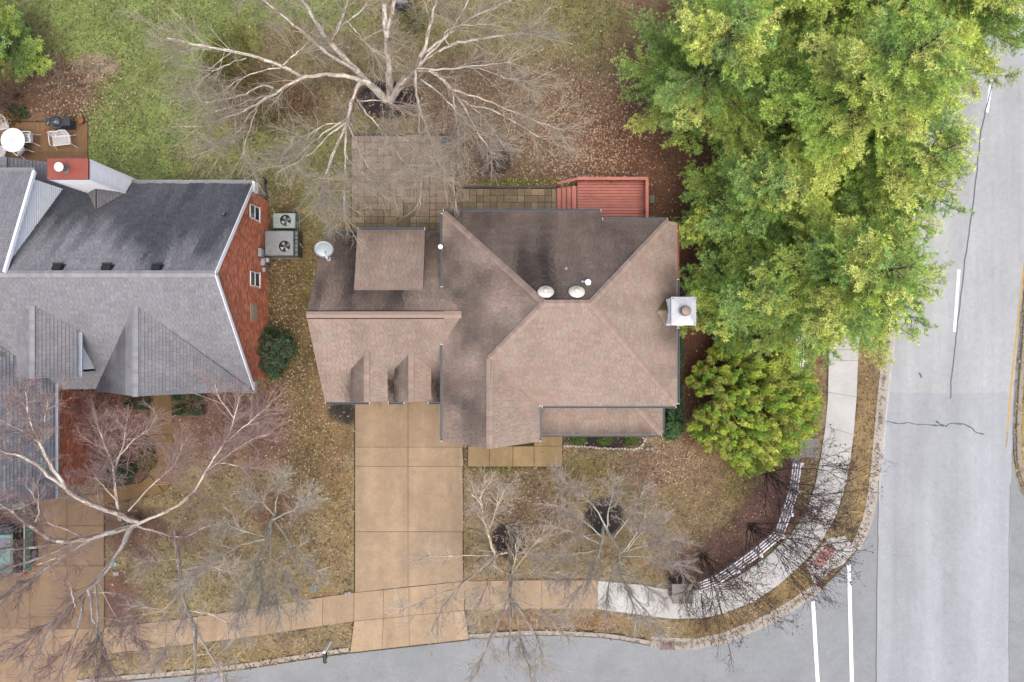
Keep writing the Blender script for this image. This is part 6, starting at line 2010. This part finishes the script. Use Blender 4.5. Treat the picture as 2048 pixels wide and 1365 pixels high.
n_t = 0
n_t += pine('yellow green pine at the top, left of the group, over the leaf covered lawn', 9.0, 12.6, 11.5, 4.7, 61, .55)
n_t += pine('tallest yellow green pine in the upper middle of the pine group', 14.0, 10.2, 15.5, 5.7, 62, .75)
n_t += pine('pine at the top right, its branches reaching over the road lane line', 18.2, 14.0, 14.0, 6.0, 63, .65)
n_t += pine('shorter green pine beside the red deck corner', 11.0, 6.6, 10.0, 3.5, 64, .25)
n_t += pine('full round pine over the road kerb, lowest of the tall pines', 14.4, 2.6, 13.0, 4.9, 65, .7)
n_t += pine('small blue green pine beside the white metal chimney', 10.9, 2.2, 8.5, 3.1, 66, .3)
n_t += pine('top centre pine partly cut off by the upper edge', 12.2, 16.4, 13.0, 4.6, 67, .6)
n_t += pine('pine in the middle of the group, hiding the pavement and the straight fence', 16.3, 7.2, 12.0, 4.5, 69, .55)
q = P(-30, 70, 3)
pine('bushy green conifer cut by the left edge above the terrace', q.x, q.y, 5.0, 2.2, 68, .4, low=.05)


# --- yellow olive conifer at the front corner
def conifer(label, cx, cy, r, h, n, seed):
    rr = np.random.default_rng(seed)
    t = thing('conifer', label, 'tree', (cx, cy, 0))
    mb = MB(); mb.tube([(cx, cy, 0), (cx, cy, h * .5), (cx, cy, h * .9)], [.14, .09, .02], 8, alb(104, 84, 68)); ob('trunk', mb, M_bark, t)
    # upright plumes spread over an uneven dome, each a cluster of sprays
    m = 620
    az = rr.uniform(0, 6.283, m); rad = np.sqrt(rr.uniform(0, 1, m)) * (.72 + .56 * fbm(np.cos(az) * 2.2 + 9, np.sin(az) * 2.2 + 4, seed, 2))
    px = cx + np.cos(az) * rad * r * .92; py = cy + np.sin(az) * rad * r * .92
    top = h * np.sqrt(np.clip(1 - rad ** 2 * .80, .05, 1)) * rr.uniform(.62, 1.08, m)
    pal = np.array([alb(156, 164, 70, 3.1), alb(138, 156, 66, 3.1), alb(172, 172, 82, 3.1), alb(146, 146, 74, 2.9), alb(122, 150, 68, 3.0), alb(152, 150, 82, 2.8)])
    C0, A0, K0, ST = [], [], [], []
    for i in range(m):
        ns = int(n / m); pc = pal[rr.integers(0, len(pal))] * rr.uniform(.85, 1.15)
        u_ = rr.uniform(0, 1, ns); ang = rr.uniform(0, 6.283, ns)
        hh = top[i] * (1 - .5 * (1 - u_))
        w = (.21 * (1 - u_) + .05) * rr.uniform(.3, 1, ns)
        out = np.array([math.cos(az[i]), math.sin(az[i])]) * rad[i] * .35
        c = np.stack([px[i] + np.cos(ang) * w + out[0] * u_, py[i] + np.sin(ang) * w + out[1] * u_, hh], -1)
        C0.append(c); A0.append(np.stack([np.cos(ang) * .7, np.sin(ang) * .7, np.full(ns, .7)], -1)); K0.append(np.tile(pc, (ns, 1)) * (.85 + .3 * u_[:, None]))
        ST.append(np.array([[cx + (px[i] - cx) * .2, cy + (py[i] - cy) * .2, top[i] * .2], [cx + (px[i] - cx) * .8, cy + (py[i] - cy) * .8, top[i] * .6], [px[i], py[i], top[i] * .95]]))
    V, Q = tubes_np(np.array(ST), np.tile(np.array([.035, .02, .006]), (m, 1)), 4)
    ob('branches', mesh_np('branches', V, Q, np.tile(alb(120, 98, 78), (len(Q), 1))), M_bark, t)
    V, Fc, C = needles(np.concatenate(C0), norm(np.concatenate(A0)),   .13, .036, np.concatenate(K0) * np.array([.92, 1.0, .95]), rr, k=8, spread=.5, up=.3)
    o = ob('crown', mesh_np('crown', V, Fc, C), M_needle, t); o['kind'] = 'stuff'


q = P(1512, 812, 2.6)
conifer('olive yellow bushy conifer between the curved fence and the hedge', q.x + .1, q.y - .05, 3.35, 4.9, 32000, 71)
